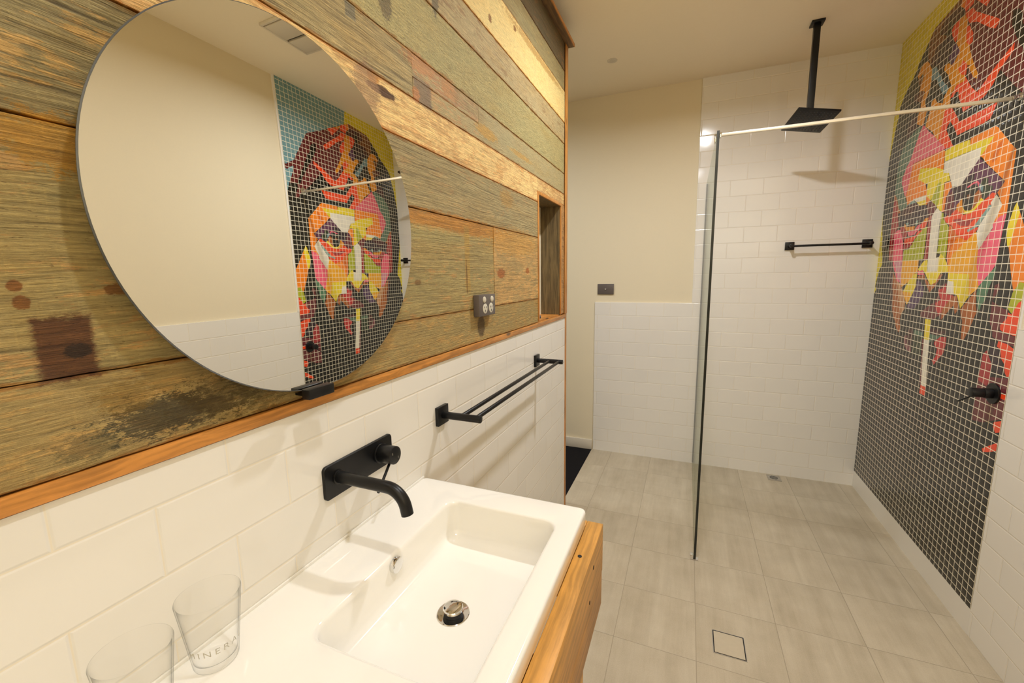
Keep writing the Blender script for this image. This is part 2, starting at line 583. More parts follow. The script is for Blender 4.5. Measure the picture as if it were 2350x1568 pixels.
box_obj('wall_front', M['paint'], [(XH - 0.1, XR + TB, YF - 0.1, YF, -0.05, ZC)])
box_obj('wall_hall', M['paint'], [(XH - 0.1, XH, YF, YB + TB, -0.05, ZC)])
box_obj('baseboard_hall', M['white_plastic'], [(XH, XCAR - 0.001, YB - 0.002, YB + TB, -0.004, 0.078)], bev=0.002)
# thin white trim beside the mosaic, above the dado
box_obj('trim_mosaic', M['wall_edge_trim'], [(XR + 0.002, XR + TB, MY0 - 0.0120, MY0 - 0.0005, 1.1955, ZC)])

NY0, NY1, NZ0, NZ1 = 1.886, 2.247, 1.192, 1.766     # niche opening
XB = XL - 0.125                                       # back of the vanity wall
box_obj('wall_left', M['paint'], [
    (XB, XL - TB - 0.0005, YF, YE - 0.026, 0.0, NZ0 - 0.014),
    (XB, XL - TB - 0.0105, YF, NY0 - 0.014, NZ0 - 0.014, 2.585),
    (XB, XL - TB - 0.0105, NY1 + 0.014, YE - 0.026, NZ0 - 0.014, 2.585),
    (XB, XL - TB - 0.0105, NY0 - 0.014, NY1 + 0.014, NZ1 + 0.014, 2.585)])
box_obj('wall_left_tiles', M['tile_left'], [(XL - TB, XL, YF, YE - 0.020, 0.0, 1.1645)])

# ------------------------------------------------------------------ reclaimed boards
BO = [  # z0, z1, y0, y1, base, stain, coverage, grain, stipple, gain
    (1.1885, 1.2985, YF, NY0 - .013, (176, 146, 80), (198, 152, 70), .40, .55, .15, .80),
    (1.2995, 1.5755, YF, 1.392, (176, 151, 88), (206, 152, 74), .30, .65, .05, .80),
    (1.2995, 1.5755, 1.394, NY0 - .013, (186, 150, 86), (216, 164, 86), .50, .5, .1, .80),
    (1.5775, 1.732, YF, 0.50, (160, 140, 92), (212, 162, 76), .36, 0.9, 0.0, .80),
    (1.5775, 1.732, 0.502, NY0 - .013, (178, 154, 104), (192, 152, 94), .30, .8, 0.0, .80),
    (1.7340, 1.838, YF, NY0 - .013, (230, 174, 96), (250, 208, 128), .55, .45, .1, .80),
    (NZ1 + .014, 1.838, NY0 - .012, 2.318, (212, 156, 86), (240, 200, 122), .50, .45, .1, .80),
    (1.8395, 1.943, YF, 0.942, (190, 163, 108), (204, 174, 114), .30, .95, 0.0, .78),
    (1.8890, 1.943, 0.944, 1.30, (184, 160, 112), (200, 140, 92), .45, .2, .1, .78),
    (1.8395, 1.888, 0.944, 1.30, (184, 160, 108), (202, 150, 90), .40, .2, .1, .78),
    (1.8395, 1.943, 1.3005, 2.318, (180, 160, 112), (196, 160, 96), .25, .2, .1, .78),
    (1.9450, 2.0945, YF, 2.318, (190, 170, 106), (178, 156, 90), .25, .05, 1.0, .74),
    (2.0965, 2.1985, YF, 2.318, (196, 168, 116), (168, 130, 80), .32, .3, .1, .72),
    (2.2005, 2.3530, YF, 2.318, (250, 214, 130), (240, 196, 108), .22, .05, .1, .74),
    (2.3550, 2.4510, YF, 2.318, (174, 152, 98), (194, 156, 78), .22, .35, .1, .70),
    (2.4530, 2.585, YF, 2.318, (124, 104, 70), (160, 112, 58), .32, .6, .2, .66),
    (1.192, NZ1 + .0135, NY1 + .013, 2.318, (196, 142, 76), (160, 110, 60), .4, .4, .1, .8),
]
m = MB()
rngs = []
for i, (z0, z1, y0, y1, ba, st, cov, gr, sp, gain) in enumerate(BO):
    n0 = len(m.b.faces)
    dx = random.uniform(-0.0015, 0.0015)
    t = bmesh.new()
    bmesh.ops.create_cube(t, size=1.0)
    for v in t.verts:
        v.co = Vector((XL - 0.010 + dx + v.co.x * 0.020, (y0 + y1) / 2 + v.co.y * (y1 - y0), (z0 + z1) / 2 + v.co.z * (z1 - z0)))
    ln = [e for e in t.edges if abs((e.verts[0].co - e.verts[1].co).y) > 1e-4]
    bmesh.ops.subdivide_edges(t, edges=ln, cuts=max(2, int((y1 - y0) / 0.03)))
    # slightly ragged long edges
    for v in t.verts:
        k = math.sin(v.co.y * 47 + i * 3.1) * 0.5 + math.sin(v.co.y * 113 + i) * 0.5
        if v.co.z > (z0 + z1) / 2:
            v.co.z -= 0.0003 + 0.0005 * k
        else:
            v.co.z += 0.0003 + 0.0005 * math.cos(v.co.y * 71 + i)
    bmesh.ops.bevel(t, geom=[e for e in t.edges if len(e.link_faces) == 2 and e.calc_face_angle(0) > 0.8], offset=0.0007, segments=1, affect='EDGES')
    m.add(t)
    rngs.append((n0, len(m.b.faces), i))
bd = m.build('wall_timber', M['boards'], smooth=False)
struct(bd)
me = bd.data
at = {k: me.color_attributes.new(k, 'FLOAT_COLOR', 'CORNER') for k in ('base', 'stain', 'par')}
sd = me.attributes.new('seed', 'FLOAT', 'FACE')
hhA = me.attributes.new('hh', 'FLOAT', 'FACE')
tzA = me.attributes.new('tz', 'FLOAT', 'CORNER')
at = {k: me.color_attributes[k] for k in ('base', 'stain', 'par')}
sd, hhA, tzA = (me.attributes[k] for k in ('seed', 'hh', 'tz'))
for a0, a1, i in rngs:
    z0, z1, y0, y1, ba, st, cov, gr, sp, gain = BO[i]
    cb, cs = [], []
    for src, dst, ds in ((ba, cb, 0.20), (st, cs, 0.20)):
        l_ = lin(*src)
        g_ = 0.3 * l_[0] + 0.6 * l_[1] + 0.1 * l_[2]
        dst += [gain * 1.36 * t_ * (q * (1 - ds) + g_ * ds) for q, t_ in zip(l_, (1.0, 1.0, 0.84))] + [1]
    for fi in range(a0, a1):
        sd.data[fi].value = i * 7.31
        hhA.data[fi].value = (z1 - z0) / 2
        for li in me.polygons[fi].loop_indices:
            at['base'].data[li].color = cb
            tzA.data[li].value = (me.vertices[me.loops[li].vertex_index].co.z - (z0 + z1) / 2) / ((z1 - z0) / 2)
            at['stain'].data[li].color = cs
            at['par'].data[li].color = (cov, gr, sp, 1)

box_obj('trim_sill', M['trim'], [(XL - 0.010, XL + 0.005, YF, 2.345, 1.1665, 1.1865)], bev=0.0012)
box_obj('trim_jamb', M['trim_z'], [(XB - 0.004, XL + 0.0025, YE - 0.026, YE, 0.0, 2.585), (XL + 0.0028, XL + 0.0055, 2.3185, YE, 1.189, 2.585)], bev=0.001)
box_obj('trim_cap', M['cap'], [(XB - 0.03, XL + 0.034, YF, YE + 0.012, 2.5865, 2.600)], bev=0.001)
box_obj('trim_cap_edge', M['trim'], [(XL + 0.0345, XL + 0.038, YF, YE + 0.012, 2.5865, 2.6005)])
box_obj('trim_niche', M['trim_z'], [
    (XL - 0.004, XL + 0.004, NY0 - 0.0125, NY0, NZ0, NZ1 + 0.013),
    (XL - 0.004, XL + 0.004, NY1, NY1 + 0.0125, NZ0, NZ1 + 0.013),
    (XL - 0.004, XL + 0.004, NY0 + 0.0002, NY1 - 0.0002, NZ1, NZ1 + 0.013)], bev=0.0008)
box_obj('wall_niche', M['niche'], [
    (XB + 0.014, XL - 0.0045, NY0 - 0.012, NY0, NZ0, NZ1 + 0.012),
    (XB + 0.014, XL - 0.0045, NY1, NY1 + 0.012, NZ0, NZ1 + 0.012),
    (XB + 0.014, XL - 0.0045, NY0 + 0.0002, NY1 - 0.0002, NZ1, NZ1 + 0.012)])
box_obj('wall_niche_back', M['paint'], [(XB + 0.002, XB + 0.0135, NY0 - 0.012, NY1 + 0.012, NZ0 - 0.012, NZ1 + 0.012)])
box_obj('trim_niche_shelf', M['trim'], [(XB + 0.014, XL - 0.0105, NY0 - 0.012, NY1 + 0.012, NZ0 - 0.012, NZ0 - 0.0005)])

# ================================================================== MOSAIC MURAL
MURAL=[
('blue',[(2.014,2.672),(2.655,2.672),(2.634,2.57),(2.55,2.535),(2.471,2.497),(2.375,2.452),(2.3,2.421),(2.239,2.396),(2.218,2.378),(2.211,2.365),(2.174,2.307),(2.141,2.256),(2.109,2.211),(2.097,2.186),(2.087,2.141),(2.071,2.098),(2.034,2.025),(2.014,1.972),(2.014,2.02)]),
('bgy',[(2.655,2.672),(3.276,2.672),(3.276,1.3),(3.262,1.345),(3.246,1.399),(3.206,1.442),(3.216,1.476),(3.227,1.515),(3.238,1.56),(3.248,1.595),(3.27,1.677),(3.276,1.747),(3.276,1.834),(3.276,1.945),(3.276,2.03),(3.26,2.113),(3.243,2.182),(3.22,2.25),(3.206,2.315),(3.177,2.352),(3.129,2.386),(3.087,2.413),(3.051,2.44),(3.032,2.472),(2.987,2.503),(2.953,2.532),(2.92,2.561),(2.901,2.572),(2.774,2.583),(2.678,2.591),(2.651,2.575),(2.629,2.571)]),
('bgy',[(3.276,1.315),(3.255,1.29),(3.276,1.265)]),
('mar',[(2.218,2.378),(2.239,2.396),(2.3,2.421),(2.375,2.452),(2.471,2.497),(2.55,2.535),(2.654,2.576),(2.643,2.472),(2.596,2.404),(2.549,2.199),(2.46,2.121),(2.329,2.152),(2.295,2.119),(2.221,2.051),(2.171,2.009),(2.138,1.995),(2.099,1.945),(2.073,1.949),(2.082,1.971),(2.105,2.011),(2.101,2.039),(2.041,2.032),(2.034,2.025),(2.071,2.098),(2.089,2.142),(2.109,2.211),(2.141,2.256),(2.174,2.307),(2.211,2.365)]),
('mar',[(2.014,2.153),(2.027,2.145),(2.038,2.154),(2.097,2.186),(2.111,2.166),(2.088,2.137),(2.084,2.146),(2.069,2.14),(2.038,2.122),(2.033,2.112),(2.014,2.123)]),
('blue',[(2.014,1.89),(2.014,1.889),(2.022,1.875),(2.014,1.852),(2.014,1.844)]),
('blk',[(2.269,2.333),(2.307,2.345),(2.302,2.296),(2.262,2.234),(2.237,2.2),(2.208,2.168),(2.191,2.136),(2.167,2.106),(2.15,2.08),(2.133,2.049),(2.118,2.036),(2.105,2.037),(2.11,2.06),(2.123,2.08),(2.138,2.101),(2.144,2.125),(2.172,2.156),(2.178,2.183),(2.207,2.222),(2.213,2.244),(2.241,2.271),(2.248,2.304)]),
('brn2',[(2.68,2.592),(2.774,2.583),(2.901,2.572),(2.92,2.561),(2.953,2.532),(2.945,2.459),(2.909,2.407),(2.873,2.408),(2.82,2.469),(2.781,2.462),(2.783,2.483),(2.824,2.503),(2.789,2.539),(2.716,2.561),(2.687,2.55)]),
('dmar',[(2.697,2.559),(2.748,2.561),(2.81,2.56),(2.847,2.536),(2.844,2.511),(2.774,2.487),(2.748,2.513),(2.705,2.508),(2.66,2.508),(2.655,2.524)]),
('blk',[(2.749,2.529),(2.778,2.533),(2.778,2.482),(2.744,2.48)]),
('plum',[(2.744,2.474),(2.782,2.477),(2.82,2.465),(2.847,2.445),(2.876,2.433),(2.872,2.392),(2.83,2.374),(2.807,2.342),(2.733,2.326),(2.748,2.38),(2.714,2.41),(2.717,2.44)]),
('dmar',[(2.82,2.465),(2.85,2.476),(2.878,2.452),(2.909,2.403),(2.872,2.392),(2.835,2.42)]),
('dmar',[(2.989,2.318),(3.043,2.316),(3.039,2.283),(3.005,2.264),(2.984,2.273)]),
('dmar',[(2.976,2.195),(3.047,2.201),(3.079,2.134),(3.07,2.103),(2.97,2.143)]),
('amb',[(2.618,2.494),(2.682,2.502),(2.683,2.473),(2.678,2.425),(2.685,2.403),(2.646,2.359),(2.67,2.344),(2.673,2.329),(2.699,2.32),(2.725,2.34),(2.759,2.345),(2.764,2.325),(2.725,2.293),(2.68,2.228),(2.716,2.211),(2.733,2.196),(2.736,2.172),(2.791,2.194),(2.814,2.223),(2.843,2.216),(2.849,2.18),(2.874,2.128),(2.877,2.11),(2.797,2.064),(2.752,2.012),(2.733,2.012),(2.702,2.119),(2.667,2.149),(2.676,2.189),(2.633,2.213),(2.605,2.202),(2.566,2.206),(2.578,2.237),(2.563,2.257),(2.537,2.257),(2.573,2.267),(2.545,2.241),(2.51,2.197),(2.483,2.181),(2.476,2.194),(2.521,2.256),(2.562,2.322),(2.596,2.404),(2.628,2.498)]),
('vio',[(2.68,2.402),(2.714,2.41),(2.711,2.389),(2.737,2.368),(2.7,2.321),(2.677,2.328),(2.646,2.357)]),
('teal',[(2.845,2.379),(2.885,2.378),(2.875,2.324),(2.823,2.307),(2.778,2.252),(2.745,2.213),(2.721,2.211),(2.698,2.222),(2.719,2.244),(2.756,2.272),(2.784,2.308),(2.816,2.339)]),
('amb',[(2.944,2.441),(2.986,2.445),(3.016,2.423),(3.036,2.408),(3.017,2.382),(2.976,2.398),(2.963,2.373),(2.986,2.347),(2.991,2.312),(2.928,2.291),(2.951,2.267),(2.959,2.243),(2.932,2.238),(2.917,2.242),(2.894,2.268),(2.877,2.302),(2.875,2.324),(2.885,2.378),(2.915,2.416)]),
('amb',[(2.885,2.186),(2.956,2.211),(2.976,2.195),(2.977,2.154),(2.915,2.125),(2.901,2.135)]),
('amb',[(2.917,2.242),(2.959,2.243),(2.956,2.211),(2.885,2.186)]),
('brn2',[(2.945,2.303),(2.983,2.314),(3.006,2.277),(2.96,2.249),(2.928,2.291)]),
('brn2',[(2.963,2.373),(3.018,2.395),(3.016,2.368),(2.991,2.338),(2.977,2.354)]),
('red',[(2.438,2.485),(2.514,2.514),(2.565,2.517),(2.514,2.475),(2.483,2.45)]),
('amb',[(2.514,2.514),(2.585,2.548),(2.565,2.517)]),
('red',[(2.58,2.543),(2.612,2.564),(2.649,2.577),(2.658,2.533),(2.637,2.508),(2.585,2.514)]),
('org',[(2.649,2.574),(2.678,2.591),(2.687,2.553),(2.656,2.533)]),
('red',[(2.672,2.5),(2.718,2.5),(2.74,2.485),(2.728,2.455),(2.695,2.412),(2.678,2.425),(2.68,2.481)]),
('red',[(2.376,2.348),(2.402,2.368),(2.56,2.471),(2.58,2.496),(2.643,2.507),(2.622,2.476),(2.596,2.444),(2.538,2.421),(2.435,2.348),(2.402,2.33)]),
('red',[(2.556,2.388),(2.595,2.435),(2.613,2.436),(2.602,2.371),(2.573,2.347),(2.552,2.353)]),
('red',[(2.607,2.303),(2.636,2.28),(2.62,2.257),(2.6,2.241),(2.568,2.229),(2.568,2.269),(2.578,2.28)]),
('red',[(2.268,2.22),(2.307,2.204),(2.37,2.176),(2.465,2.122),(2.51,2.158),(2.549,2.199),(2.573,2.227),(2.595,2.263),(2.6,2.241),(2.578,2.234),(2.566,2.206),(2.633,2.213),(2.663,2.189),(2.675,2.173),(2.642,2.168),(2.63,2.183),(2.611,2.177),(2.605,2.155),(2.573,2.109),(2.552,2.074),(2.504,2.07),(2.557,2.075),(2.464,2.08),(2.408,2.087),(2.363,2.115),(2.333,2.155),(2.29,2.182),(2.267,2.193)]),
('blk',[(2.504,2.067),(2.552,2.074),(2.573,2.109),(2.605,2.155),(2.609,2.176),(2.63,2.183),(2.664,2.16),(2.631,2.107),(2.606,2.083),(2.571,2.042),(2.501,2.041),(2.476,2.04),(2.479,2.066)]),
('red',[(2.501,2.039),(2.571,2.042),(2.606,2.083),(2.631,2.107),(2.657,2.135),(2.704,2.14),(2.733,2.012),(2.722,1.995),(2.656,1.951),(2.592,1.946),(2.632,1.99),(2.669,2.033),(2.645,2.065),(2.605,2.027),(2.574,1.985),(2.496,1.986)]),
('red',[(2.317,2.035),(2.367,2.034),(2.52,2.038),(2.581,2.04),(2.576,1.989),(2.39,1.98),(2.347,1.985)]),
('blk',[(2.645,2.065),(2.666,2.051),(2.669,2.033),(2.597,1.95),(2.566,1.952),(2.574,1.985),(2.605,2.027)]),
('pink',[(2.9,2.126),(2.924,2.107),(2.96,2.052),(3.006,1.974),(3.032,1.956),(3.071,1.901),(3.069,1.874),(3.015,1.798),(3.001,1.796),(2.965,1.891),(2.961,1.955),(2.66,1.951),(2.666,1.963),(2.722,1.998),(2.775,2.039),(2.838,2.079)]),
('grn',[(2.915,2.122),(2.942,2.129),(3.059,2.105),(3.122,2.054),(3.139,1.989),(3.149,1.976),(3.146,1.841),(3.126,1.812),(3.071,1.738),(3.019,1.722),(2.971,1.746),(3.003,1.784),(3.015,1.798),(3.069,1.874),(3.071,1.901),(3.032,1.956),(3.006,1.974),(2.96,2.052),(2.924,2.107)]),
('org',[(2.308,1.945),(2.463,1.943),(2.461,1.917),(2.397,1.901),(2.376,1.849),(2.364,1.845),(2.329,1.814),(2.202,1.723),(2.236,1.688),(2.198,1.643),(2.219,1.596),(2.166,1.586),(2.164,1.612),(2.166,1.825),(2.202,1.855),(2.292,1.937)]),
('dorg',[(2.237,1.883),(2.266,1.875),(2.297,1.841),(2.297,1.808),(2.271,1.814),(2.26,1.848)]),
('org',[(2.655,1.941),(2.67,1.95),(2.961,1.953),(3.001,1.796),(2.971,1.746),(2.898,1.763),(2.78,1.768),(2.77,1.717),(2.733,1.737),(2.77,1.767),(2.802,1.825),(2.887,1.861),(2.877,1.911),(2.734,1.887),(2.651,1.86)]),
('yel',[(2.304,1.909),(2.461,1.917),(2.467,1.94),(2.585,1.946),(2.655,1.941),(2.648,1.894),(2.486,1.89),(2.611,1.896),(2.384,1.888),(2.381,1.855),(2.369,1.856)]),
('wht',[(2.382,1.888),(2.486,1.89),(2.645,1.892),(2.644,1.842),(2.598,1.834),(2.582,1.812),(2.557,1.766),(2.498,1.762),(2.487,1.763),(2.38,1.846)]),
('yel',[(2.651,1.86),(2.734,1.887),(2.877,1.911),(2.887,1.861),(2.802,1.825),(2.781,1.823),(2.775,1.761),(2.733,1.737),(2.667,1.699),(2.661,1.69),(2.617,1.667),(2.626,1.798),(2.581,1.798),(2.598,1.834),(2.644,1.842)]),
('olv',[(2.655,1.807),(2.687,1.803),(2.698,1.774),(2.728,1.736),(2.667,1.699),(2.654,1.711)]),
('org',[(2.576,1.794),(2.621,1.795),(2.616,1.664),(2.594,1.666),(2.591,1.728),(2.566,1.747),(2.557,1.766)]),
('eyep',[(2.38,1.846),(2.487,1.763),(2.561,1.763),(2.593,1.73),(2.594,1.656),(2.516,1.632),(2.318,1.676),(2.236,1.69),(2.204,1.722)]),
('plum',[(2.398,1.79),(2.451,1.787),(2.487,1.763),(2.556,1.759),(2.528,1.699),(2.459,1.704),(2.43,1.747),(2.398,1.748)]),
('dgrn',[(2.303,1.754),(2.331,1.759),(2.356,1.736),(2.328,1.69),(2.314,1.67),(2.268,1.706),(2.269,1.719),(2.3,1.727)]),
('blk',[(2.364,1.734),(2.402,1.751),(2.454,1.738),(2.467,1.698),(2.456,1.669),(2.428,1.645),(2.4,1.65),(2.373,1.671),(2.352,1.692)]),
('brn',[(2.332,1.699),(2.358,1.72),(2.381,1.705),(2.377,1.668),(2.391,1.649),(2.367,1.651),(2.331,1.682)]),
('brn2',[(2.406,1.712),(2.431,1.711),(2.429,1.693),(2.408,1.695)]),
('pink',[(2.352,1.739),(2.37,1.757),(2.398,1.756),(2.441,1.745),(2.434,1.739),(2.398,1.749),(2.373,1.749),(2.358,1.731)]),
('teal',[(2.328,1.732),(2.361,1.742),(2.355,1.728),(2.329,1.704)]),
('mar2',[(2.542,1.75),(2.593,1.73),(2.595,1.659),(2.527,1.65),(2.522,1.684)]),
('yel',[(2.314,1.673),(2.331,1.685),(2.371,1.651),(2.395,1.644),(2.433,1.648),(2.456,1.669),(2.464,1.704),(2.499,1.674),(2.497,1.66),(2.435,1.634),(2.373,1.632)]),
('amb',[(2.463,1.701),(2.5,1.68),(2.498,1.663),(2.461,1.638),(2.432,1.642),(2.455,1.666)]),
('red',[(2.24,1.687),(2.267,1.694),(2.285,1.682),(2.318,1.67),(2.378,1.634),(2.436,1.631),(2.499,1.662),(2.519,1.654),(2.589,1.637),(2.569,1.615),(2.513,1.593),(2.47,1.551),(2.387,1.522),(2.334,1.554),(2.32,1.568),(2.356,1.574),(2.266,1.646)]),
('mar2',[(2.523,1.687),(2.595,1.699),(2.592,1.667),(2.544,1.635),(2.519,1.654)]),
('crim',[(2.348,1.613),(2.416,1.604),(2.464,1.62),(2.516,1.619),(2.452,1.588),(2.393,1.581)]),
('dorg',[(2.47,1.554),(2.513,1.59),(2.569,1.615),(2.536,1.603),(2.521,1.456),(2.503,1.418),(2.478,1.47),(2.387,1.522)]),
('org',[(2.387,1.522),(2.456,1.54),(2.499,1.5),(2.503,1.418),(2.478,1.47)]),
('wht',[(2.239,1.682),(2.267,1.656),(2.258,1.642),(2.32,1.574),(2.329,1.549),(2.302,1.477),(2.288,1.493),(2.231,1.56),(2.235,1.571),(2.198,1.634),(2.202,1.645)]),
('teal2',[(2.27,1.651),(2.356,1.574),(2.396,1.567),(2.391,1.556),(2.324,1.574),(2.258,1.64)]),
('org',[(2.17,1.683),(2.234,1.687),(2.202,1.645),(2.198,1.634),(2.235,1.571),(2.225,1.576),(2.201,1.597),(2.165,1.604)]),
('pink2',[(2.165,1.604),(2.201,1.597),(2.235,1.571),(2.23,1.558),(2.288,1.493),(2.302,1.477),(2.296,1.416),(2.264,1.337),(2.229,1.368),(2.195,1.401),(2.179,1.423),(2.173,1.535)]),
('amb2',[(2.334,1.554),(2.387,1.522),(2.478,1.47),(2.503,1.418),(2.491,1.389),(2.336,1.384),(2.319,1.295),(2.271,1.325),(2.264,1.337),(2.296,1.416),(2.302,1.477),(2.329,1.549)]),
('yel',[(2.336,1.384),(2.491,1.389),(2.488,1.354),(2.44,1.352),(2.426,1.299),(2.4,1.294),(2.371,1.253),(2.366,1.239),(2.319,1.292)]),
('wht',[(2.44,1.352),(2.488,1.356),(2.486,1.299),(2.426,1.299)]),
('org',[(2.095,1.599),(2.102,1.568),(2.124,1.479),(2.099,1.406),(2.062,1.319),(2.043,1.333),(2.035,1.356),(2.014,1.356),(2.014,1.472)]),
('yel',[(2.118,1.637),(2.128,1.623),(2.152,1.545),(2.135,1.487),(2.124,1.479),(2.095,1.599)]),
('olv',[(2.014,1.355),(2.04,1.358),(2.066,1.321),(2.078,1.263),(2.055,1.246),(2.04,1.265),(2.029,1.287),(2.014,1.296)]),
('mar2',[(2.074,1.258),(2.102,1.261),(2.169,1.284),(2.138,1.331),(2.144,1.352),(2.168,1.343),(2.169,1.281),(2.165,1.206),(2.139,1.17),(2.107,1.176),(2.103,1.2),(2.074,1.229)]),
('red',[(2.014,1.294),(2.029,1.287),(2.055,1.243),(2.073,1.25),(2.074,1.229),(2.103,1.2),(2.101,1.184),(2.083,1.178),(2.014,1.17)]),
('mar2',[(2.014,1.168),(2.107,1.176),(2.139,1.17),(2.137,1.154),(2.104,1.142),(2.047,1.137),(2.014,1.134)]),
('plum',[(2.114,1.138),(2.143,1.135),(2.138,1.09),(2.108,1.04),(2.073,1.018),(2.051,1.034),(2.081,1.096)]),
('red',[(2.014,1.126),(2.047,1.137),(2.1,1.142),(2.102,1.121),(2.08,1.113),(2.073,1.084),(2.05,1.066),(2.04,1.036),(2.029,1.024),(2.014,1.027)]),
('mar2',[(2.014,1.021),(2.112,1.004),(2.116,0.976),(2.183,1.021),(2.176,0.918),(2.182,0.867),(2.181,0.815),(2.115,0.825),(2.094,0.835),(2.014,0.872)]),
('crim',[(2.154,1.099),(2.174,1.08),(2.177,1.003),(2.178,0.976),(2.125,0.967),(2.113,0.986),(2.116,1.052)]),
('red',[(2.014,0.961),(2.043,0.956),(2.049,0.942),(2.014,0.94)]),
('red',[(2.016,0.863),(2.053,0.848),(2.054,0.829),(2.038,0.811),(2.015,0.821)]),
('red',[(2.018,0.781),(2.054,0.757),(2.094,0.729),(2.086,0.718),(2.058,0.729),(2.018,0.749)]),
('grn2',[(2.175,1.413),(2.195,1.401),(2.264,1.337),(2.269,1.306),(2.252,1.26),(2.258,1.273),(2.236,1.239),(2.231,1.264),(2.21,1.287),(2.197,1.339),(2.178,1.38)]),
('brn',[(2.275,1.324),(2.3,1.298),(2.362,1.238),(2.351,1.208),(2.337,1.192),(2.329,1.116),(2.309,1.115),(2.282,1.163),(2.251,1.237),(2.266,1.27)]),
('mar2',[(2.667,1.699),(2.722,1.73),(2.756,1.726),(2.76,1.711),(2.737,1.682),(2.729,1.654),(2.7,1.658),(2.683,1.673)]),
('crim',[(2.701,1.662),(2.729,1.654),(2.719,1.509),(2.722,1.452),(2.686,1.453),(2.691,1.52)]),
('olv',[(2.618,1.661),(2.606,1.508),(2.611,1.48),(2.574,1.477),(2.531,1.451),(2.529,1.477),(2.537,1.592),(2.532,1.587),(2.59,1.63),(2.598,1.66)]),
('wht',[(2.661,1.69),(2.7,1.658),(2.689,1.509),(2.672,1.391),(2.584,1.396),(2.586,1.462),(2.613,1.459),(2.62,1.609),(2.616,1.664)]),
('wht',[(2.78,1.768),(2.914,1.768),(2.87,1.746),(2.781,1.746)]),
('yel',[(2.778,1.746),(2.87,1.746),(2.836,1.725),(2.771,1.722)]),
('teal2',[(2.908,1.764),(2.961,1.751),(2.976,1.743),(2.97,1.736),(2.912,1.745),(2.88,1.746)]),
('plum',[(2.765,1.711),(2.781,1.721),(2.842,1.725),(2.88,1.746),(2.955,1.745),(3.019,1.726),(3.062,1.701),(3.058,1.665),(3.032,1.64),(2.97,1.635),(2.858,1.631),(2.828,1.642),(2.773,1.649),(2.729,1.657),(2.737,1.682)]),
('dmar',[(2.842,1.725),(2.88,1.746),(2.955,1.745),(3.03,1.723),(2.987,1.684),(2.922,1.694),(2.872,1.714)]),
('teal2',[(2.829,1.655),(2.854,1.65),(2.852,1.63),(2.832,1.633)]),
('teal2',[(2.923,1.652),(2.967,1.654),(2.943,1.634)]),
('amb',[(2.857,1.627),(2.948,1.631),(2.972,1.651),(2.982,1.638),(2.951,1.611),(2.86,1.608)]),
('amb',[(2.729,1.654),(2.759,1.655),(2.777,1.64),(2.732,1.638)]),
('olv',[(2.73,1.613),(2.769,1.608),(2.806,1.584),(2.898,1.512),(2.951,1.509),(2.946,1.454),(2.767,1.455),(2.728,1.458)]),
('red',[(2.732,1.638),(2.777,1.64),(2.806,1.626),(2.793,1.606),(2.778,1.603),(2.74,1.617)]),
('red',[(2.768,1.602),(2.818,1.598),(2.841,1.576),(2.958,1.569),(2.955,1.54),(2.884,1.532),(2.826,1.573)]),
('pink',[(2.791,1.631),(2.826,1.629),(2.86,1.605),(2.934,1.604),(2.916,1.581),(2.852,1.583),(2.809,1.607)]),
('crim',[(2.853,1.538),(2.955,1.543),(2.957,1.511),(2.898,1.519)]),
('crim',[(2.934,1.598),(2.976,1.635),(3.032,1.64),(2.998,1.586),(2.963,1.566),(2.932,1.578)]),
('crim',[(3.106,1.798),(3.147,1.794),(3.142,1.638),(3.129,1.512),(3.124,1.463),(3.07,1.456),(3.07,1.507),(3.092,1.558),(3.081,1.615),(3.049,1.641),(3.067,1.702)]),
('brn',[(3.133,1.823),(3.151,1.828),(3.147,1.794),(3.106,1.791),(3.075,1.715),(3.046,1.717),(3.078,1.752),(3.1,1.79)]),
('pink2',[(3.019,1.623),(3.059,1.624),(3.092,1.605),(3.075,1.507),(3.062,1.436),(3.023,1.39),(2.99,1.347),(2.955,1.332),(2.952,1.464),(2.967,1.555)]),
('mauv',[(2.957,1.457),(3.053,1.456),(3.026,1.423),(2.98,1.358),(2.938,1.333),(2.912,1.291),(2.935,1.359)]),
('plum',[(2.728,1.458),(2.77,1.455),(2.766,1.414),(2.731,1.437)]),
('amb2',[(2.772,1.455),(2.951,1.454),(2.943,1.379),(2.925,1.314),(2.853,1.342),(2.805,1.382),(2.766,1.395)]),
('yel',[(2.77,1.389),(2.805,1.382),(2.853,1.342),(2.882,1.312),(2.896,1.292),(2.836,1.227),(2.79,1.287),(2.768,1.323)]),
('amb2',[(2.806,1.29),(2.901,1.292),(2.877,1.264),(2.841,1.228),(2.818,1.254)]),
('brn',[(2.532,1.383),(2.564,1.382),(2.587,1.345),(2.633,1.333),(2.674,1.361),(2.688,1.354),(2.629,1.298),(2.594,1.321),(2.561,1.355)]),
('yel',[(2.574,1.477),(2.586,1.462),(2.584,1.396),(2.673,1.394),(2.686,1.453),(2.722,1.446),(2.767,1.408),(2.751,1.396),(2.717,1.403),(2.696,1.391),(2.633,1.335),(2.619,1.335),(2.587,1.345),(2.555,1.388),(2.494,1.393),(2.5,1.416),(2.531,1.451)]),
('pink',[(2.717,1.403),(2.751,1.399),(2.767,1.402),(2.764,1.38),(2.695,1.379)]),
('brn',[(2.69,1.379),(2.761,1.374),(2.757,1.358),(2.688,1.357)]),
('mar2',[(2.493,1.349),(2.557,1.32),(2.549,1.287),(2.573,1.256),(2.649,1.22),(2.686,1.199),(2.683,1.175),(2.561,1.178),(2.522,1.196),(2.498,1.18),(2.431,1.247),(2.424,1.299),(2.488,1.299)]),
('crim2',[(2.492,1.341),(2.525,1.319),(2.551,1.315),(2.55,1.3),(2.52,1.269),(2.563,1.252),(2.551,1.222),(2.521,1.201),(2.468,1.237),(2.462,1.264),(2.424,1.269),(2.426,1.292),(2.487,1.297)]),
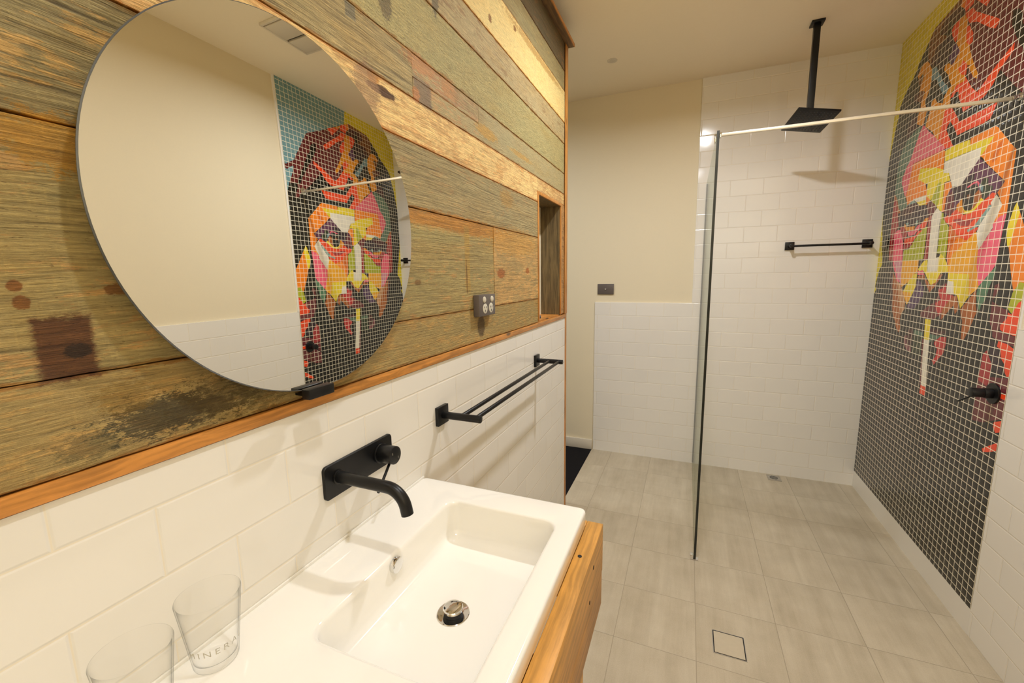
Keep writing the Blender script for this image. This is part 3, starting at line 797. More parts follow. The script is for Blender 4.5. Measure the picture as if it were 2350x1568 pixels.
('brn',[(2.401,1.293),(2.43,1.289),(2.462,1.261),(2.502,1.226),(2.497,1.179),(2.441,1.23),(2.414,1.252),(2.397,1.213),(2.375,1.24)]),
('vio2',[(2.731,1.349),(2.761,1.352),(2.768,1.323),(2.79,1.287),(2.835,1.224),(2.823,1.205),(2.766,1.206),(2.72,1.241),(2.685,1.28),(2.689,1.32)]),
('tan',[(2.938,1.333),(2.99,1.347),(2.963,1.305),(2.941,1.26),(2.914,1.209),(2.893,1.165),(2.859,1.2),(2.858,1.239),(2.901,1.292)]),
('brn',[(2.99,1.347),(3.046,1.396),(3.055,1.369),(3.023,1.289),(3.001,1.19),(2.98,1.151),(2.955,1.133),(2.928,1.093),(2.893,1.073),(2.874,1.094),(2.894,1.132),(2.893,1.165),(2.914,1.209),(2.942,1.267)]),
('dmar',[(3.046,1.396),(3.097,1.436),(3.077,1.355),(3.013,1.189),(3.002,1.193),(3.029,1.289)]),
('dgrn',[(2.638,1.08),(2.727,1.08),(2.726,0.982),(2.629,0.988)]),
('dmar',[(2.435,1.136),(2.488,1.134),(2.578,1.131),(2.575,1.107),(2.498,1.109),(2.451,1.123)]),
('grn',[(2.452,1.126),(2.498,1.106),(2.575,1.107),(2.571,1.062),(2.541,1.084),(2.501,1.094)]),
('grn',[(2.636,1.105),(2.73,1.108),(2.727,1.086),(2.639,1.083)]),
('crim2',[(2.435,1.11),(2.484,1.105),(2.526,1.076),(2.525,1.064),(2.496,1.047),(2.501,1.01),(2.526,0.989),(2.506,0.971),(2.474,1.005),(2.442,1.035),(2.432,1.078)]),
('dmar',[(2.735,1.108),(2.79,1.105),(2.788,1.032),(2.735,1.013)]),
('mauv2',[(2.797,1.073),(2.822,1.06),(2.819,1.028),(2.784,0.997),(2.732,0.988),(2.735,1.013),(2.788,1.032)]),
('mar2',[(2.619,1.076),(2.638,1.074),(2.604,0.849),(2.591,0.855)]),
('yel',[(2.584,1.172),(2.634,1.171),(2.621,1.075),(2.572,1.076)]),
('wht',[(2.572,1.077),(2.621,1.075),(2.593,0.854),(2.547,0.856)]),
('red',[(2.547,0.856),(2.595,0.854),(2.597,0.813),(2.544,0.813)]),
]

PAL = {'blue': (112, 150, 156), 'bgy': (224, 204, 22), 'mar': (96, 34, 36), 'blk': (26, 24, 20), 'brn2': (118, 66, 28), 'dmar': (70, 28, 30),
       'plum': (50, 34, 44), 'amb': (222, 140, 16), 'vio': (86, 50, 84), 'teal': (104, 136, 144), 'red': (234, 72, 32), 'org': (240, 132, 24),
       'pink': (226, 98, 116), 'grn': (86, 114, 94), 'dorg': (214, 104, 22), 'yel': (232, 208, 40), 'wht': (228, 222, 206), 'olv': (170, 174, 38),
       'eyep': (94, 48, 78), 'dgrn': (44, 56, 36), 'brn': (168, 92, 36), 'mar2': (104, 40, 46), 'crim': (162, 48, 50), 'pink2': (240, 98, 124),
       'teal2': (132, 164, 156), 'amb2': (238, 168, 24), 'mauv': (212, 142, 160), 'crim2': (190, 48, 50), 'vio2': (84, 58, 92), 'tan': (196, 142, 96),
       'grn2': (80, 122, 92), 'mauv2': (130, 76, 84), 'base': (26, 24, 20)}
polys = [('base', [(MY0, MZ0), (YB - 0.0006, MZ0), (YB - 0.0006, ZC - 0.0005), (MY0, ZC - 0.0005)])]
for cname, pts in MURAL:
    polys.append((cname, [(min(max(a, MY0), YB - 0.0006), min(max(b_, MZ0), ZC - 0.0005)) for a, b_ in pts]))
vs, fs = [], []
for cname, pts in polys:
    i0 = len(vs)
    vs += [Vector(q) for q in pts]
    fs.append(list(range(i0, i0 + len(pts))))
eds = [(f[i], f[(i + 1) % len(f)]) for f in fs for i in range(len(f))]
cv, ce, cf, _ov, _oe, of = delaunay_2d_cdt(vs, eds, [], 0, 1e-5, True)


def inside(pt, pts):
    r = False
    j = len(pts) - 1
    for i in range(len(pts)):
        (xi, yi), (xj, yj) = pts[i], pts[j]
        if (yi > pt[1]) != (yj > pt[1]) and pt[0] < (xj - xi) * (pt[1] - yi) / (yj - yi) + xi:
            r = not r
        j = i
    return r


me = bpy.data.meshes.new('mosaic_mural')
me.from_pydata([(0, q[0], q[1]) for q in cv], [], [list(f) for f in cf])
tint = me.color_attributes.new('tint', 'FLOAT_COLOR', 'CORNER')
for fi, p_ in enumerate(me.polygons):
    ctr = [sum(cv[k][ax] for k in cf[fi]) / len(cf[fi]) for ax in (0, 1)]
    top = max([0] + [k for k in range(len(polys)) if inside(ctr, polys[k][1])])
    rgb = [min(1, q * 1.0) for q in lin(*PAL[polys[top][0]])]
    for li in p_.loop_indices:
        tint.data[li].color = (*rgb, 1)
    if p_.normal.x > 0:
        p_.flip()
mural = bpy.data.objects.new('mosaic_mural', me)
me.materials.append(M['mosaic'])
COL.objects.link(mural)
mural.location = (XR, 0, 0)
sol = mural.modifiers.new('thickness', 'SOLIDIFY')
sol.thickness = 0.0115
sol.offset = -1
tag(mural, 'tall glass mosaic mural of a bearded face with a cigarette, on the shower wall', 'mural')

# ================================================================== MIRROR
mc = Vector((XL + 0.030, 0.568, 1.512))
MR = 0.303
mir = thing('round_mirror', 'large frameless round mirror on the reclaimed timber wall above the basin', 'mirror', (XL + 0.011, 0.568, 1.209))


def msurf(dy, dz):
    return Vector((mc.x - 0.008 * dy - 0.0075 * dz - 0.5 * (0.0538 * dy * dy + 0.0491 * dz * dz), mc.y + dy, mc.z + dz))


m = MB()
SEG = 128
rows = []
for k in range(1, 25):
    r = MR * k / 24 - (0.0016 if k == 24 else 0)
    rows.append([msurf(r * math.cos(2 * PI * i / SEG), r * math.sin(2 * PI * i / SEG)) for i in range(SEG)])
vr = [[m.b.verts.new(p) for p in row] for row in rows]
c0 = m.b.verts.new(msurf(0, 0))
for i in range(SEG):
    m.b.faces.new((c0, vr[0][i], vr[0][(i + 1) % SEG]))
    for k in range(23):
        m.b.faces.new((vr[k][i], vr[k + 1][i], vr[k + 1][(i + 1) % SEG], vr[k][(i + 1) % SEG]))
bk = [m.b.verts.new(v.co + Vector((-0.004, 0, 0))) for v in vr[23]]
for i in range(SEG):
    m.b.faces.new((vr[23][i], bk[i], bk[(i + 1) % SEG], vr[23][(i + 1) % SEG]))
m.b.faces.new(bk[::-1])
m.build('mirror_glass', M['mirror'], mir, angle=30)
m = MB()
rim = []
for i in range(SEG):
    a = 2 * PI * i / SEG
    lo = []
    for (rr, dx) in ((MR - 0.0015, -0.0001), (MR, -0.0014), (MR, -0.0022), (MR - 0.0015, -0.0026)):
        p = msurf(rr * math.cos(a), rr * math.sin(a))
        p.x += dx
        lo.append(p)
    rim.append(lo)
rv = [[m.b.verts.new(p) for p in lo] for lo in rim]
for i in range(SEG):
    for k in range(4):
        m.b.faces.new((rv[i][k], rv[i][(k + 1) % 4], rv[(i + 1) % SEG][(k + 1) % 4], rv[(i + 1) % SEG][k]))
m.build('mirror_edge', M['rim'], mir)
m = MB()
m.cyl((XL + 0.0015, 0.568, 1.512), (XL + 0.0225, 0.568, 1.512), 0.235, 96)
m.build('mirror_backing', M['dark'], mir)
m = MB()
m.box(XL + 0.034, XL + 0.052, 0.516, 0.572, 1.1985, 1.2165, bev=0.0015)
m.box(XL + 0.002, XL + 0.036, 0.530, 0.558, 1.1995, 1.2035)
m.build('mirror_clip', M['black'], mir)

# ================================================================== VANITY
VX = -0.161
van = thing('vanity_unit', 'golden timber vanity unit under the white basin', 'vanity', (XL, 0.9, 0.10))
m = MB()
m.box(VX - 0.037, VX, -0.30, 0.936, 0.7005, 0.8205, bev=0.0015)
m.build('front_rail', M['vanity'], van)
m = MB()
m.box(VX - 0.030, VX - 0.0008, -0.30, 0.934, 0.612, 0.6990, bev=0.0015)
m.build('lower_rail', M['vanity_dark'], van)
m = MB()
m.box(XL + 0.002, VX - 0.0375, 0.9135, 0.936, 0.612, 0.8205, bev=0.0015)
m.build('end_board', M['vanity'], van)
m = MB()
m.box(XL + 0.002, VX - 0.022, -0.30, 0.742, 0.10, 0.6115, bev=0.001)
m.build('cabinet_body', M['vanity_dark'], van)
for y0, y1 in ((0.372, 0.746), (-0.005, 0.369)):
    m = MB()
    m.box(VX - 0.0215, VX - 0.002, y0, y1, 0.115, 0.6075, bev=0.0015)
    m.build('door', M['vanity'], van)
for p0, p1, r_ in (((VX - 0.001, 0.826, 0.783), (VX + 0.0006, 0.826, 0.783), 0.0045), ((VX - 0.001, 0.79, 0.727), (VX + 0.0006, 0.79, 0.727), 0.004), ((VX - 0.024, 0.80, 0.8200), (VX - 0.024, 0.80, 0.8211), 0.0045)):
    m = MB()
    m.cyl(p0, p1, r_, 16)
    m.build('dark_knot', M['dark'], van)

# ------------------------------------------------------------------ basin
BX0, BX1, BY0, BY1, BZ = XL + 0.0005, -0.195, -0.28, 0.909, 0.868
bas = thing('wash_basin', 'white rectangular ceramic basin set on the timber vanity', 'basin', ((BX0 + BX1) / 2, 0.617, 0.775))
K = 8


def rr2(ins, r, z, inner):
    if inner:
        return rrect(-0.512 + ins, -0.243 - ins, 0.405 + ins, 0.829 - ins, r, z, K)
    return rrect(BX0 + ins, BX1 - ins, BY0 + ins, BY1 - ins, r, z, K)


m = MB()
L_ = [rr2(0.010, 0.012, 0.8215, 0), rr2(0.004, 0.013, 0.822, 0), rr2(0.001, 0.014, 0.828, 0), rr2(0.0, 0.014, 0.861, 0), rr2(0.0008, 0.0135, 0.8645, 0), rr2(0.003, 0.012, 0.8672, 0), rr2(0.0065, 0.010, 0.868, 0)]
L_ += [rr2(-0.006, 0.034, 0.868, 1), rr2(-0.002, 0.031, 0.8670, 1), rr2(0.0006, 0.029, 0.8640, 1), rr2(0.002, 0.028, 0.858, 1), rr2(0.006, 0.026, 0.815, 1),
       rr2(0.008, 0.026, 0.802, 1), rr2(0.013, 0.025, 0.7925, 1), rr2(0.022, 0.025, 0.7880, 1), rr2(0.034, 0.02, 0.7868, 1)]
L_ += [rr2(0.075, 0.02, 0.7856, 1), rr2(0.12, 0.008, 0.7850, 1)]
m.loops(L_, cap0=False, cap1=True)
# underside shell
m.loops([rr2(0.010, 0.012, 0.8215, 0), rr2(-0.010, 0.034, 0.8212, 1), rr2(-0.002, 0.03, 0.777, 1)], cap0=False, cap1=True)
m.build('basin_body', M['ceramic'], bas, angle=50)
dc = Vector((-0.377, 0.604, 0.7850))
wst = MB()
wst.lathe(dc, (0, 0, 1), [(0.0, 0.030), (0.0016, 0.0305), (0.0022, 0.0295), (0.0018, 0.027), (0.0012, 0.021), (0.0008, 0.0185)], cap1=True)
w = wst.build('waste', M['chrome'], bas)
m = MB()
m.cyl(dc + Vector((0, 0, 0.001)), dc + Vector((0, 0, 0.0085)), 0.0172, 40)
m.build('plug_gap_shade', M['dark'], w)  # dark cylinder stands in for the shade in the gap below the plug
m = MB()
m.lathe(dc + Vector((0, 0, 0.0085)), (0, 0, 1), [(0.0, 0.0155), (0.0005, 0.0182), (0.004, 0.0186), (0.0062, 0.0172), (0.0075, 0.013), (0.0080, 0.006), (0.0081, 0.0008)])
m.build('plug', M['chrome'], w)
m = MB()
oc = Vector((-0.5085, 0.6085, 0.8485))
m.lathe(oc, (1, 0, -0.06), [(0.0, 0.0155), (0.006, 0.0158), (0.0085, 0.0152), (0.0095, 0.0132), (0.0098, 0.001)])
m.build('overflow_cap', M['chrome'], bas)
m = MB()
m.box(XL + 0.0002, XL + 0.0045, BY0, BY1 - 0.004, 0.8655, 0.8725, bev=0.0015)
m.build('silicone_bead', M['silicone'], bas)

# ------------------------------------------------------------------ basin tap
tap = thing('basin_mixer_tap', 'matt black wall tap with curved spout above the white basin', 'tap', (XL, 0.675, 0.97))
m = MB()
prof = [Vector((0, q.x, q.y)) for q in rrect(0.573, 0.777, 0.9705, 1.0405, 0.009, 0)]
lo = []
for dx, s in ((-0.001, 1.0), (0.0052, 1.0), (0.0065, 0.992)):
    cy_, cz_ = 0.675, 1.0055
    lo.append([Vector((XL + dx, cy_ + (q.y - cy_) * (1 if s == 1 else 0.992), cz_ + (q.z - cz_) * (1 if s == 1 else 0.975))) for q in prof])
m.loops(lo)
m.build('back_plate', M['black'], tap)
m = MB()
sp_ = [Vector((XL + 0.006, 0.607, 1.0095)), Vector((XL + 0.06, 0.607, 1.0095)), Vector((XL + 0.128, 0.607, 1.0095))]
for k in range(1, 11):
    a = math.radians(78 * k / 10)
    sp_.append(Vector((XL + 0.128 + 0.042 * math.sin(a), 0.607, 1.0095 - 0.042 * (1 - math.cos(a)))))
e = sp_[-1]
dr = Vector((math.cos(math.radians(78)), 0, -math.sin(math.radians(78))))
sp_.append(e + dr * 0.014)
m.tube(sp_, 0.0117, 28)
spt = m.build('spout', M['black'], tap)
m = MB()
m.cyl((XL + 0.0064, 0.607, 1.0095), (XL + 0.010, 0.607, 1.0095), 0.0145, 32, 0.0008)
m.build('spout_collar', M['black'], spt)
hc = Vector((XL, 0.7335, 1.0085))
m = MB()
m.cyl(hc + Vector((0.0064, 0, 0)), hc + Vector((0.0125, 0, 0)), 0.0225, 40, 0.001)
m.cyl(hc + Vector((0.0145, 0, 0)), hc + Vector((0.050, 0, 0.0005)), 0.0205, 40, 0.0012)
m.cyl(hc + Vector((0.012, 0, 0)), hc + Vector((0.015, 0, 0)), 0.0185, 40)
hd = m.build('handle', M['black'], tap)
m = MB()
m.cyl(hc + Vector((0.036, -0.004, -0.018)), hc + Vector((0.052, -0.066, -0.056)), 0.0031, 16, 0.0006)
m.build('lever', M['black'], hd)
m = MB()
m.box(hc.x + 0.0498, hc.x + 0.0504, hc.y - 0.010, hc.y - 0.0085, hc.z + 0.004, hc.z + 0.009)
m.box(hc.x + 0.0498, hc.x + 0.0504, hc.y + 0.0085, hc.y + 0.010, hc.z - 0.009, hc.z - 0.004)
m.build('indicator_mark', M['steel'], hd)


# ================================================================== TOWEL RAILS
def rail_part(root, p0, p1, r):
    m = MB()
    m.cyl(p0, p1, r, 24, 0.0005)
    return m.build('bar', M['black'], root)


tr = thing('double_towel_rail', 'matt black double towel rail on the white tiles beyond the basin', 'towel rail', (XL, 1.42, 0.985))
for yy in (1.004, 1.836):
    m = MB()
    m.box(XL, XL + 0.0105, yy - 0.0275, yy + 0.0275, 0.9865, 1.0405, bev=0.001)
    pl = m.build('wall_plate', M['black'], tr)
    m = MB()
    m.cyl((XL + 0.0105, yy, 1.0135), (XL + 0.130, yy, 1.0135), 0.0105, 28, 0.001)
    m.build('post', M['black'], pl)
rail_part(tr, (XL + 0.067, 1.004, 1.0145), (XL + 0.067, 1.836, 1.0145), 0.0066)
rail_part(tr, (XL + 0.113, 1.004, 1.0145), (XL + 0.113, 1.836, 1.0145), 0.0066)

rl = thing('single_towel_rail', 'short matt black towel rail on the far tiled wall beside the mosaic', 'towel rail', (0.797, YB, 1.543))
for xx in (0.594, 0.9985):
    m = MB()
    m.box(xx - 0.0255, xx + 0.0255, YB - 0.010, YB, 1.5435, 1.5940, bev=0.001)
    pl = m.build('wall_plate', M['black'], rl)
    m = MB()
    m.cyl((xx, YB - 0.010, 1.5685), (xx, YB - 0.078, 1.5685), 0.0105, 28, 0.001)
    m.build('post', M['black'], pl)
rail_part(rl, (0.594, YB - 0.062, 1.5660), (0.9985, YB - 0.062, 1.5660), 0.0068)

# ================================================================== SHOWER
sh = thing('overhead_shower', 'matt black square rain shower hanging from the ceiling on a straight arm', 'shower', (0.5545, 2.829, ZC))
m = MB()
m.box(0.5545 - 0.029, 0.5545 + 0.029, 2.829 - 0.032, 2.829 + 0.032, ZC - 0.010, ZC, bev=0.001)
m.build('ceiling_flange', M['black'], sh)
m = MB()
m.box(0.5545 - 0.0145, 0.5545 + 0.0145, 2.829 - 0.0145, 2.829 + 0.0145, 2.222, ZC - 0.010, bev=0.001)
m.build('arm', M['black'], sh)
Rh = Matrix.Rotation(0.189, 3, 'Z') @ Matrix.Rotation(0.136, 3, 'Y') @ Matrix.Rotation(-0.233, 3, 'X')
hc_ = Vector((0.5605, 2.842, 2.198))
m = MB()
m.box(hc_.x - 0.0995, hc_.x + 0.0995, hc_.y - 0.0995, hc_.y + 0.0995, hc_.z - 0.001, hc_.z + 0.009, bev=0.0015, rot=Rh, cen=hc_)
hd = m.build('shower_head', M['black'], sh)
m = MB()
m.lathe(hc_ + Rh @ Vector((0, 0, 0.008)), (0, 0, 1), [(0, 0.016), (0.008, 0.017), (0.020, 0.014), (0.024, 0.010)], 32)
m.build('swivel_joint', M['black'], sh)
m = MB()
for i in range(11):
    for j in range(11):
        p = hc_ + Rh @ Vector((-0.08 + 0.016 * i, -0.08 + 0.016 * j, -0.001))
        q = hc_ + Rh @ Vector((-0.08 + 0.016 * i, -0.08 + 0.016 * j, -0.0025))
        m.cyl(p, q, 0.0022, 8)
m.build('nozzles', M['slate_plastic'], hd)

mx = thing('shower_mixer', 'matt black round shower mixer on the lower right of the mosaic wall', 'mixer', (XR, 2.078, 0.91))
my = Vector((XR, 2.078, 0.949))
m = MB()
m.lathe(my, (-1, 0, 0), [(0.0, 0.0385), (0.005, 0.0385), (0.0062, 0.0372), (0.0064, 0.001)], 56)
m.build('wall_plate', M['black'], mx)
m = MB()
m.cyl(my + Vector((-0.006, 0, 0)), my + Vector((-0.030, 0, 0)), 0.0185, 36, 0.0008)
m.cyl(my + Vector((-0.032, 0, 0)), my + Vector((-0.066, 0, 0)), 0.0175, 36, 0.001)
m.cyl(my + Vector((-0.029, 0, 0)), my + Vector((-0.033, 0, 0)), 0.016, 36)
kb = m.build('handle', M['black'], mx)
m = MB()
m.cyl(my + Vector((-0.052, 0.008, -0.014)), my + Vector((-0.072, 0.050, -0.050)), 0.0028, 14, 0.0005)
m.build('lever', M['black'], kb)

# ------------------------------------------------------------------ glass screen
GX0, GX1 = 0.0845, 0.0945
sc = thing('shower_screen', 'frameless clear glass shower screen with a dark front edge', 'shower screen', (0.0895, 2.68, 0.0))
m = MB()
m.box(GX0, GX1, 2.1025, YB - 0.003, 0.006, 2.0)
m.build('glass_pane', M['pane'], sc, smooth=False)
m = MB()
m.box(GX0 - 0.0003, GX1 + 0.0003, 2.0985, 2.1023, 0.006, 2.0)
m.build('front_edge', M['black_edge'], sc, smooth=False)
m = MB()
m.box(GX0 + 0.0002, GX1 - 0.0002, YB - 0.0029, YB - 0.0001, 0.006, 2.0)
m.build('wall_seal', M['slate_plastic'], sc, smooth=False)
m = MB()
m.box(GX0 - 0.016, GX0 - 0.0005, 2.1, 2.124, 0.0, 0.024, bev=0.002)
m.box(GX0 - 0.0004, GX1 + 0.012, 2.1, 2.124, 0.0, 0.0055, bev=0.001)
m.build('floor_clip', M['chrome'], sc)
m = MB()
m.box(GX0 - 0.009, GX0 - 0.0005, 2.116, 2.146, 1.958, 1.992, bev=0.002)
m.box(GX1 + 0.0005, GX1 + 0.009, 2.120, 2.143, 1.976, 1.998, bev=0.002)
m.build('glass_clamp', M['chrome'], sc)
m = MB()
m.box(GX1 + 0.0092, 1.010, 2.1255, 2.1375, 1.983, 1.9945, bev=0.001)
m.build('support_bar', M['bar_metal'], sc)
m = MB()
m.cyl((1.0105, 2.1315, 1.9885), (1.038, 2.1415, 1.9945), 0.0085, 24, 0.001)
m.cyl((1.036, 2.142, 1.995), (XR - 0.0008, 2.1465, 1.996), 0.0125, 32, 0.001)
m.lathe((XR - 0.0004, 2.146, 1.996), (-1, 0, 0), [(0.0, 0.024), (0.003, 0.024), (0.006, 0.016)], 40)
m.build('wall_bracket', M['chrome'], sc)

# ================================================================== FLOOR WASTES
dr = thing('floor_drain', 'square tile insert floor drain with a thin dark frame, near the vanity', 'drain', (0.2035, 1.62, 0.0))
dx0, dx1, dy0, dy1 = 0.148, 0.261, 1.564, 1.677
m = MB()
for bx in ((dx0, dx1, dy0, dy0 + 0.002), (dx0, dx1, dy1 - 0.002, dy1), (dx0, dx0 + 0.002, dy0 + 0.002, dy1 - 0.002), (dx1 - 0.002, dx1, dy0 + 0.002, dy1 - 0.002)):
    m.box(*bx, 0.0003, 0.0016)
m.build('frame', M['steel'], dr)
m = MB()
m.box(dx0 + 0.002, dx1 - 0.002, dy0 + 0.002, dy1 - 0.002, 0.0001, 0.0006)
m.build('gap', M['dark'], dr)
m = MB()
m.box(dx0 + 0.0055, dx1 - 0.0055, dy0 + 0.0055, dy1 - 0.0055, 0.0004, 0.0018)
m.build('tile_insert', M['floor_insert'], dr)

dg = thing('floor_drain', 'small chrome floor drain with a round grate against the far wall', 'drain', (0.605, 3.218, 0.0))
m = MB()
m.box(0.566, 0.646, 3.176, 3.256, 0.0002, 0.0028, bev=0.0006)
m.build('frame', M['steel'], dg)
m = MB()
m.lathe((0.605, 3.217, 0.0026), (0, 0, 1), [(0, 0.030), (0.0006, 0.030), (0.0008, 0.001)], 40)
gt = m.build('grate', M['chrome'], dg)
m = MB()
for k in range(-3, 4):
    hw = math.sqrt(0.0265 ** 2 - (k * 0.0075) ** 2)
    m.box(0.605 - hw, 0.605 + hw, 3.217 + k * 0.0075 - 0.0018, 3.217 + k * 0.0075 + 0.0018, 0.0030, 0.0037)
m.build('slots', M['dark'], gt)

# ================================================================== ELECTRICAL
po = thing('power_outlet', 'grey double power outlet on the timber boards', 'power outlet', (XL + 0.001, 1.287, 1.274))
m = MB()
m.box(XL + 0.0005, XL + 0.022, 1.226, 1.349, 1.2745, 1.3450, bev=0.0016)
fp = m.build('faceplate', M['grey_plastic'], po)
for yy in (1.2625, 1.3205):
    m = MB()
    m.lathe((XL + 0.0215, yy, 1.3285), (1, 0, 0), [(0, 0.0104), (0.002, 0.0104), (0.0038, 0.008), (0.0042, 0.001)], 32)
    m.build('switch', M['pale_plastic'], po)
for yy in (1.2680, 1.3130):
    m = MB()
    m.lathe((XL + 0.0215, yy, 1.2990), (1, 0, 0), [(0, 0.0168), (0.0012, 0.0168), (0.0016, 0.016), (0.0016, 0.001)], 40)
    s_ = m.build('socket', M['pale_plastic'], po)
    m = MB()
    for (a, oy, oz) in ((0.52, -0.0062, 0.004), (-0.52, 0.0062, 0.004), (0.0, 0.0, -0.0075)):
        cc = Vector((XL + 0.0234, yy + oy, 1.2990 + oz))
        m.box(cc.x - 0.0004, cc.x + 0.0004, cc.y - 0.0009, cc.y + 0.0009, cc.z - 0.0034, cc.z + 0.0034, rot=Matrix.Rotation(a, 3, 'X'), cen=cc)
    m.build('pin_slots', M['dark'], s_)

YP = YB + TB
ls = thing('light_switch', 'dark grey light switch plate on the cream painted wall', 'light switch', (-0.581, YP, 1.256))
m = MB()
m.box(-0.6415, -0.5200, YP - 0.010, YP, 1.2565, 1.3345, bev=0.0016)
m.build('faceplate', M['grey_plastic'], ls)
m = MB()
m.lathe((-0.582, YP - 0.010, 1.2955), (0, -1, 0), [(0, 0.0095), (0.0015, 0.0095), (0.0028, 0.007), (0.003, 0.001)], 32)
m.build('button', M['grey_plastic'], ls)
m = MB()
m.lathe((-0.582, YP - 0.0128, 1.2955), (0, -1, 0), [(0, 0.0042), (0.0006, 0.004), (0.0007, 0.001)], 24)
m.build('indicator', M['pale_plastic'], ls)

# ------------------------------------------------------------------ ceiling things
fan = thing('exhaust_fan', 'square white ceiling exhaust fan seen in the round mirror', 'exhaust fan', (0.52, 1.773, ZC))
fx0, fx1, fy0, fy1 = 0.370, 0.672, 1.620, 1.926
m = MB()
for bx in ((fx0, fx1, fy0, fy0 + 0.013), (fx0, fx1, fy1 - 0.013, fy1), (fx0, fx0 + 0.013, fy0 + 0.0131, fy1 - 0.0131), (fx1 - 0.013, fx1, fy0 + 0.0131, fy1 - 0.0131)):
    m.box(*bx, ZC - 0.014, ZC, bev=0.002)
m.build('frame', M['white_plastic'], fan)
for y0, y1 in ((fy0 + 0.018, 1.7685), (1.7865, fy1 - 0.018)):
    m = MB()
    m.box(fx0 + 0.018, fx1 - 0.018, y0, y1, ZC - 0.017, ZC - 0.004, bev=0.002)
    m.build('cover_panel', M['white_plastic'], fan)
m = MB()
m.box(fx0 + 0.0135, fx1 - 0.0135, fy0 + 0.0135, fy1 - 0.0135, ZC - 0.003, ZC - 0.0002)
m.build('grille', M['grey_plastic'], fan)
m = MB()
m.box(fx0 + 0.1, fx1 - 0.022, 1.769, 1.786, ZC - 0.006, ZC - 0.0032)
m.build('slot', M['dark'], fan)

dl = thing('ceiling_downlight', 'tiny white ceiling downlight near the timber partition', 'light', (-0.481, 2.794, ZC))
m = MB()
m.lathe((-0.481, 2.794, ZC), (0, 0, -1), [(0, 0.030), (0.002, 0.030), (0.003, 0.027), (0.003, 0.020), (0.0012, 0.017)], 40, True, True)
m.build('bezel', M['white_plastic'], dl)
m = MB()
m.lathe((-0.481, 2.794, ZC - 0.0013), (0, 0, -1), [(0, 0.0165), (0.0014, 0.012), (0.002, 0.001)], 32)
m.build('lens', M['pale_plastic'], dl)

# ================================================================== TUMBLERS
GH, GR, GB, GT = 0.1045, 0.0392, 0.0272, 0.0017


def make_tumbler(loc, label):
    root = thing('glass_tumbler', label, 'glass', loc, 'drinking glasses on the basin ledge')
    m = MB()
    rad = lambda t: GB + (GR - GB) * (t / GH)
    prof = [(0.0, GB - 0.003), (0.0012, GB - 0.0008), (0.004, rad(0.004))]
    prof += [(t, rad(t)) for t in (0.02, 0.045, 0.07, 0.09, GH - 0.001)]
    prof += [(GH, GR - 0.0004), (GH + 0.0002, GR - GT * 0.5), (GH - 0.0006, GR - GT)]
    prof += [(t, rad(t) - GT) for t in (0.09, 0.07, 0.045, 0.02, 0.012)]
    prof += [(0.0085, GB - 0.007), (0.0080, 0.012), (0.0079, 0.0006)]
    m.lathe(loc, (0, 0, 1), prof, 72, True, True)
    m.build('tumbler_body', M['tumbler'], root, angle=60)
    cu = bpy.data.curves.new('lettering', 'FONT')
    cu.body = 'MINERAL'
    cu.size = 0.0135
    cu.space_character = 1.5
    cu.resolution_u = 3
    to = bpy.data.objects.new('lettering_tmp', cu)
    COL.objects.link(to)
    dg_ = bpy.context.evaluated_depsgraph_get()
    dg_.update()
    tm = bpy.data.meshes.new_from_object(to.evaluated_get(dg_))
    bpy.data.objects.remove(to)
    tb = bmesh.new()
    tb.from_mesh(tm)
    bmesh.ops.subdivide_edges(tb, edges=[e for e in tb.edges if e.calc_length() > 0.004], cuts=2)
    bmesh.ops.triangulate(tb, faces=tb.faces[:])
    xs = [v.co.x for v in tb.verts]
    W = max(xs) - min(xs)
    z0 = 0.031
    rm = rad(z0 + 0.008)
    a0 = math.radians(-92)
    for v in tb.verts:
        z = z0 + v.co.y
        a = a0 + (v.co.x - min(xs)) / rm
        r = rad(z) + 0.0002
        v.co = Vector((r * math.cos(a), r * math.sin(a), z))
    tb.to_mesh(tm)
    tb.free()
    lo_ = bpy.data.objects.new('lettering', tm)
    tm.materials.clear()
    tm.materials.append(M['etch'])
    COL.objects.link(lo_)
    lo_.parent = root
    return root


g1 = make_tumbler(Vector((-0.6005, 0.3265, BZ + 0.0002)), 'clear drinking glass with etched lettering, the one nearer the tap')
g2 = g1.copy()
COL.objects.link(g2)
g2.location = (-0.5905, 0.2335, BZ + 0.0002)
g2.rotation_euler = (0, 0, 2.2)
g2['label'] = 'clear drinking glass cut off by the bottom left of the photo'
for ch in [c for c in g1.children if not c.name.startswith('lettering')]:
    c_ = ch.copy()
    COL.objects.link(c_)
    c_.parent = g2

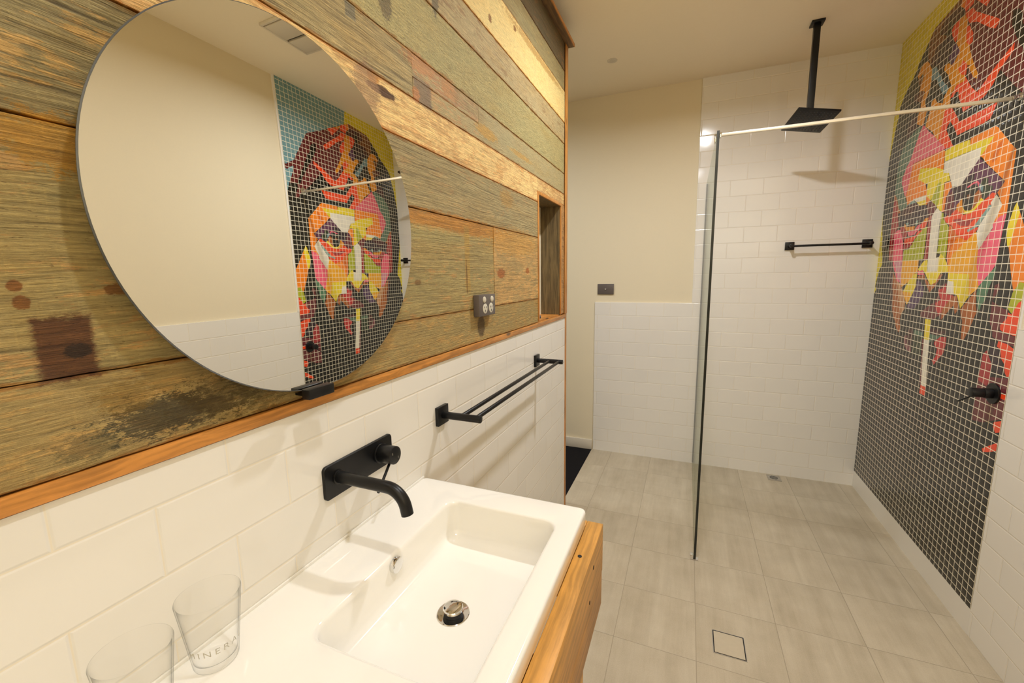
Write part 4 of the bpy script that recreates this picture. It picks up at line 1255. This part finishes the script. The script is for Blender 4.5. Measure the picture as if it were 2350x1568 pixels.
# ------------------------------------------------------------------ small object in the niche
no = thing('pocket_torch', 'tiny black torch with a red button lying in the wall niche', 'torch', (XL - 0.035, 1.93, NZ0))
m = MB()
m.cyl((XL - 0.012, 1.897, NZ0 + 0.0115), (XL - 0.060, 1.925, NZ0 + 0.0115), 0.0112, 24, 0.002)
m.build('barrel', M['black'], no)
m = MB()
m.cyl((XL - 0.0605, 1.9255, NZ0 + 0.0125), (XL - 0.020, 1.965, NZ0 + 0.0125), 0.0085, 24, 0.002)
m.build('head', M['slate_plastic'], no)
m = MB()
m.cyl((XL - 0.030, 1.9075, NZ0 + 0.021), (XL - 0.030, 1.9075, NZ0 + 0.0245), 0.005, 20, 0.001)
m.build('button', M['red_plastic'], no)

# ================================================================== LIGHT AND CAMERA
def lamp(name, loc, power, color, size=0.09, spread=150, rot=(0, 0, 0)):
    d = bpy.data.lights.new(name, 'AREA')
    d.shape = 'DISK'
    d.size = size
    d.energy = power
    d.color = color
    d.spread = math.radians(spread)
    o = bpy.data.objects.new(name, d)
    COL.objects.link(o)
    o.location = loc
    o.rotation_euler = rot
    return o


WARM = (0.95, 0.965, 0.99)
lamp('downlight_shower', (0.07, 1.93, ZC - 0.01), 21, WARM, 0.085, 165)
lamp('downlight_vanity', (0.06, 0.45, ZC - 0.01), 8.2, WARM, 0.085, 165)
lamp('hall_light', (-1.5, 2.2, ZC - 0.02), 14, (0.93, 0.97, 1.0), 0.45, 170)
# added fill lamp, unseen behind the camera, brightens the ceiling and room
lamp('fill_uplight', (0.72, -0.45, 1.62), 25, (0.95, 0.965, 0.98), 0.35, 165, (PI + 0.55, 0, 0))

wd = bpy.data.worlds.new('room_air')
scene.world = wd
wd.use_nodes = True
wd.node_tree.nodes['Background'].inputs[0].default_value = (0.9, 0.82, 0.68, 1)
wd.node_tree.nodes['Background'].inputs[1].default_value = 0.05

cam = bpy.data.cameras.new('camera')
cam.sensor_width = 36
cam.sensor_fit = 'HORIZONTAL'
cam.lens = 972.21 / 2350 * 36
cam.clip_start = 0.02
co = bpy.data.objects.new('camera', cam)
COL.objects.link(co)
Rc = Matrix.Rotation(0.393087, 3, 'Z') @ Matrix.Rotation(-0.153182, 3, 'X') @ Matrix.Rotation(0.015051, 3, 'Y') @ Matrix(((1, 0, 0), (0, 0, -1), (0, 1, 0)))
co.matrix_world = Matrix.Translation((0, 0, 1.404252)) @ Rc.to_4x4()
scene.camera = co

scene.view_settings.view_transform = 'Standard'
scene.view_settings.look = 'None'
scene.view_settings.exposure = 0.0
scene.cycles.max_bounces = 14
scene.cycles.diffuse_bounces = 7
scene.cycles.glossy_bounces = 5
scene.cycles.transparent_max_bounces = 24
scene.cycles.sample_clamp_indirect = 6.0
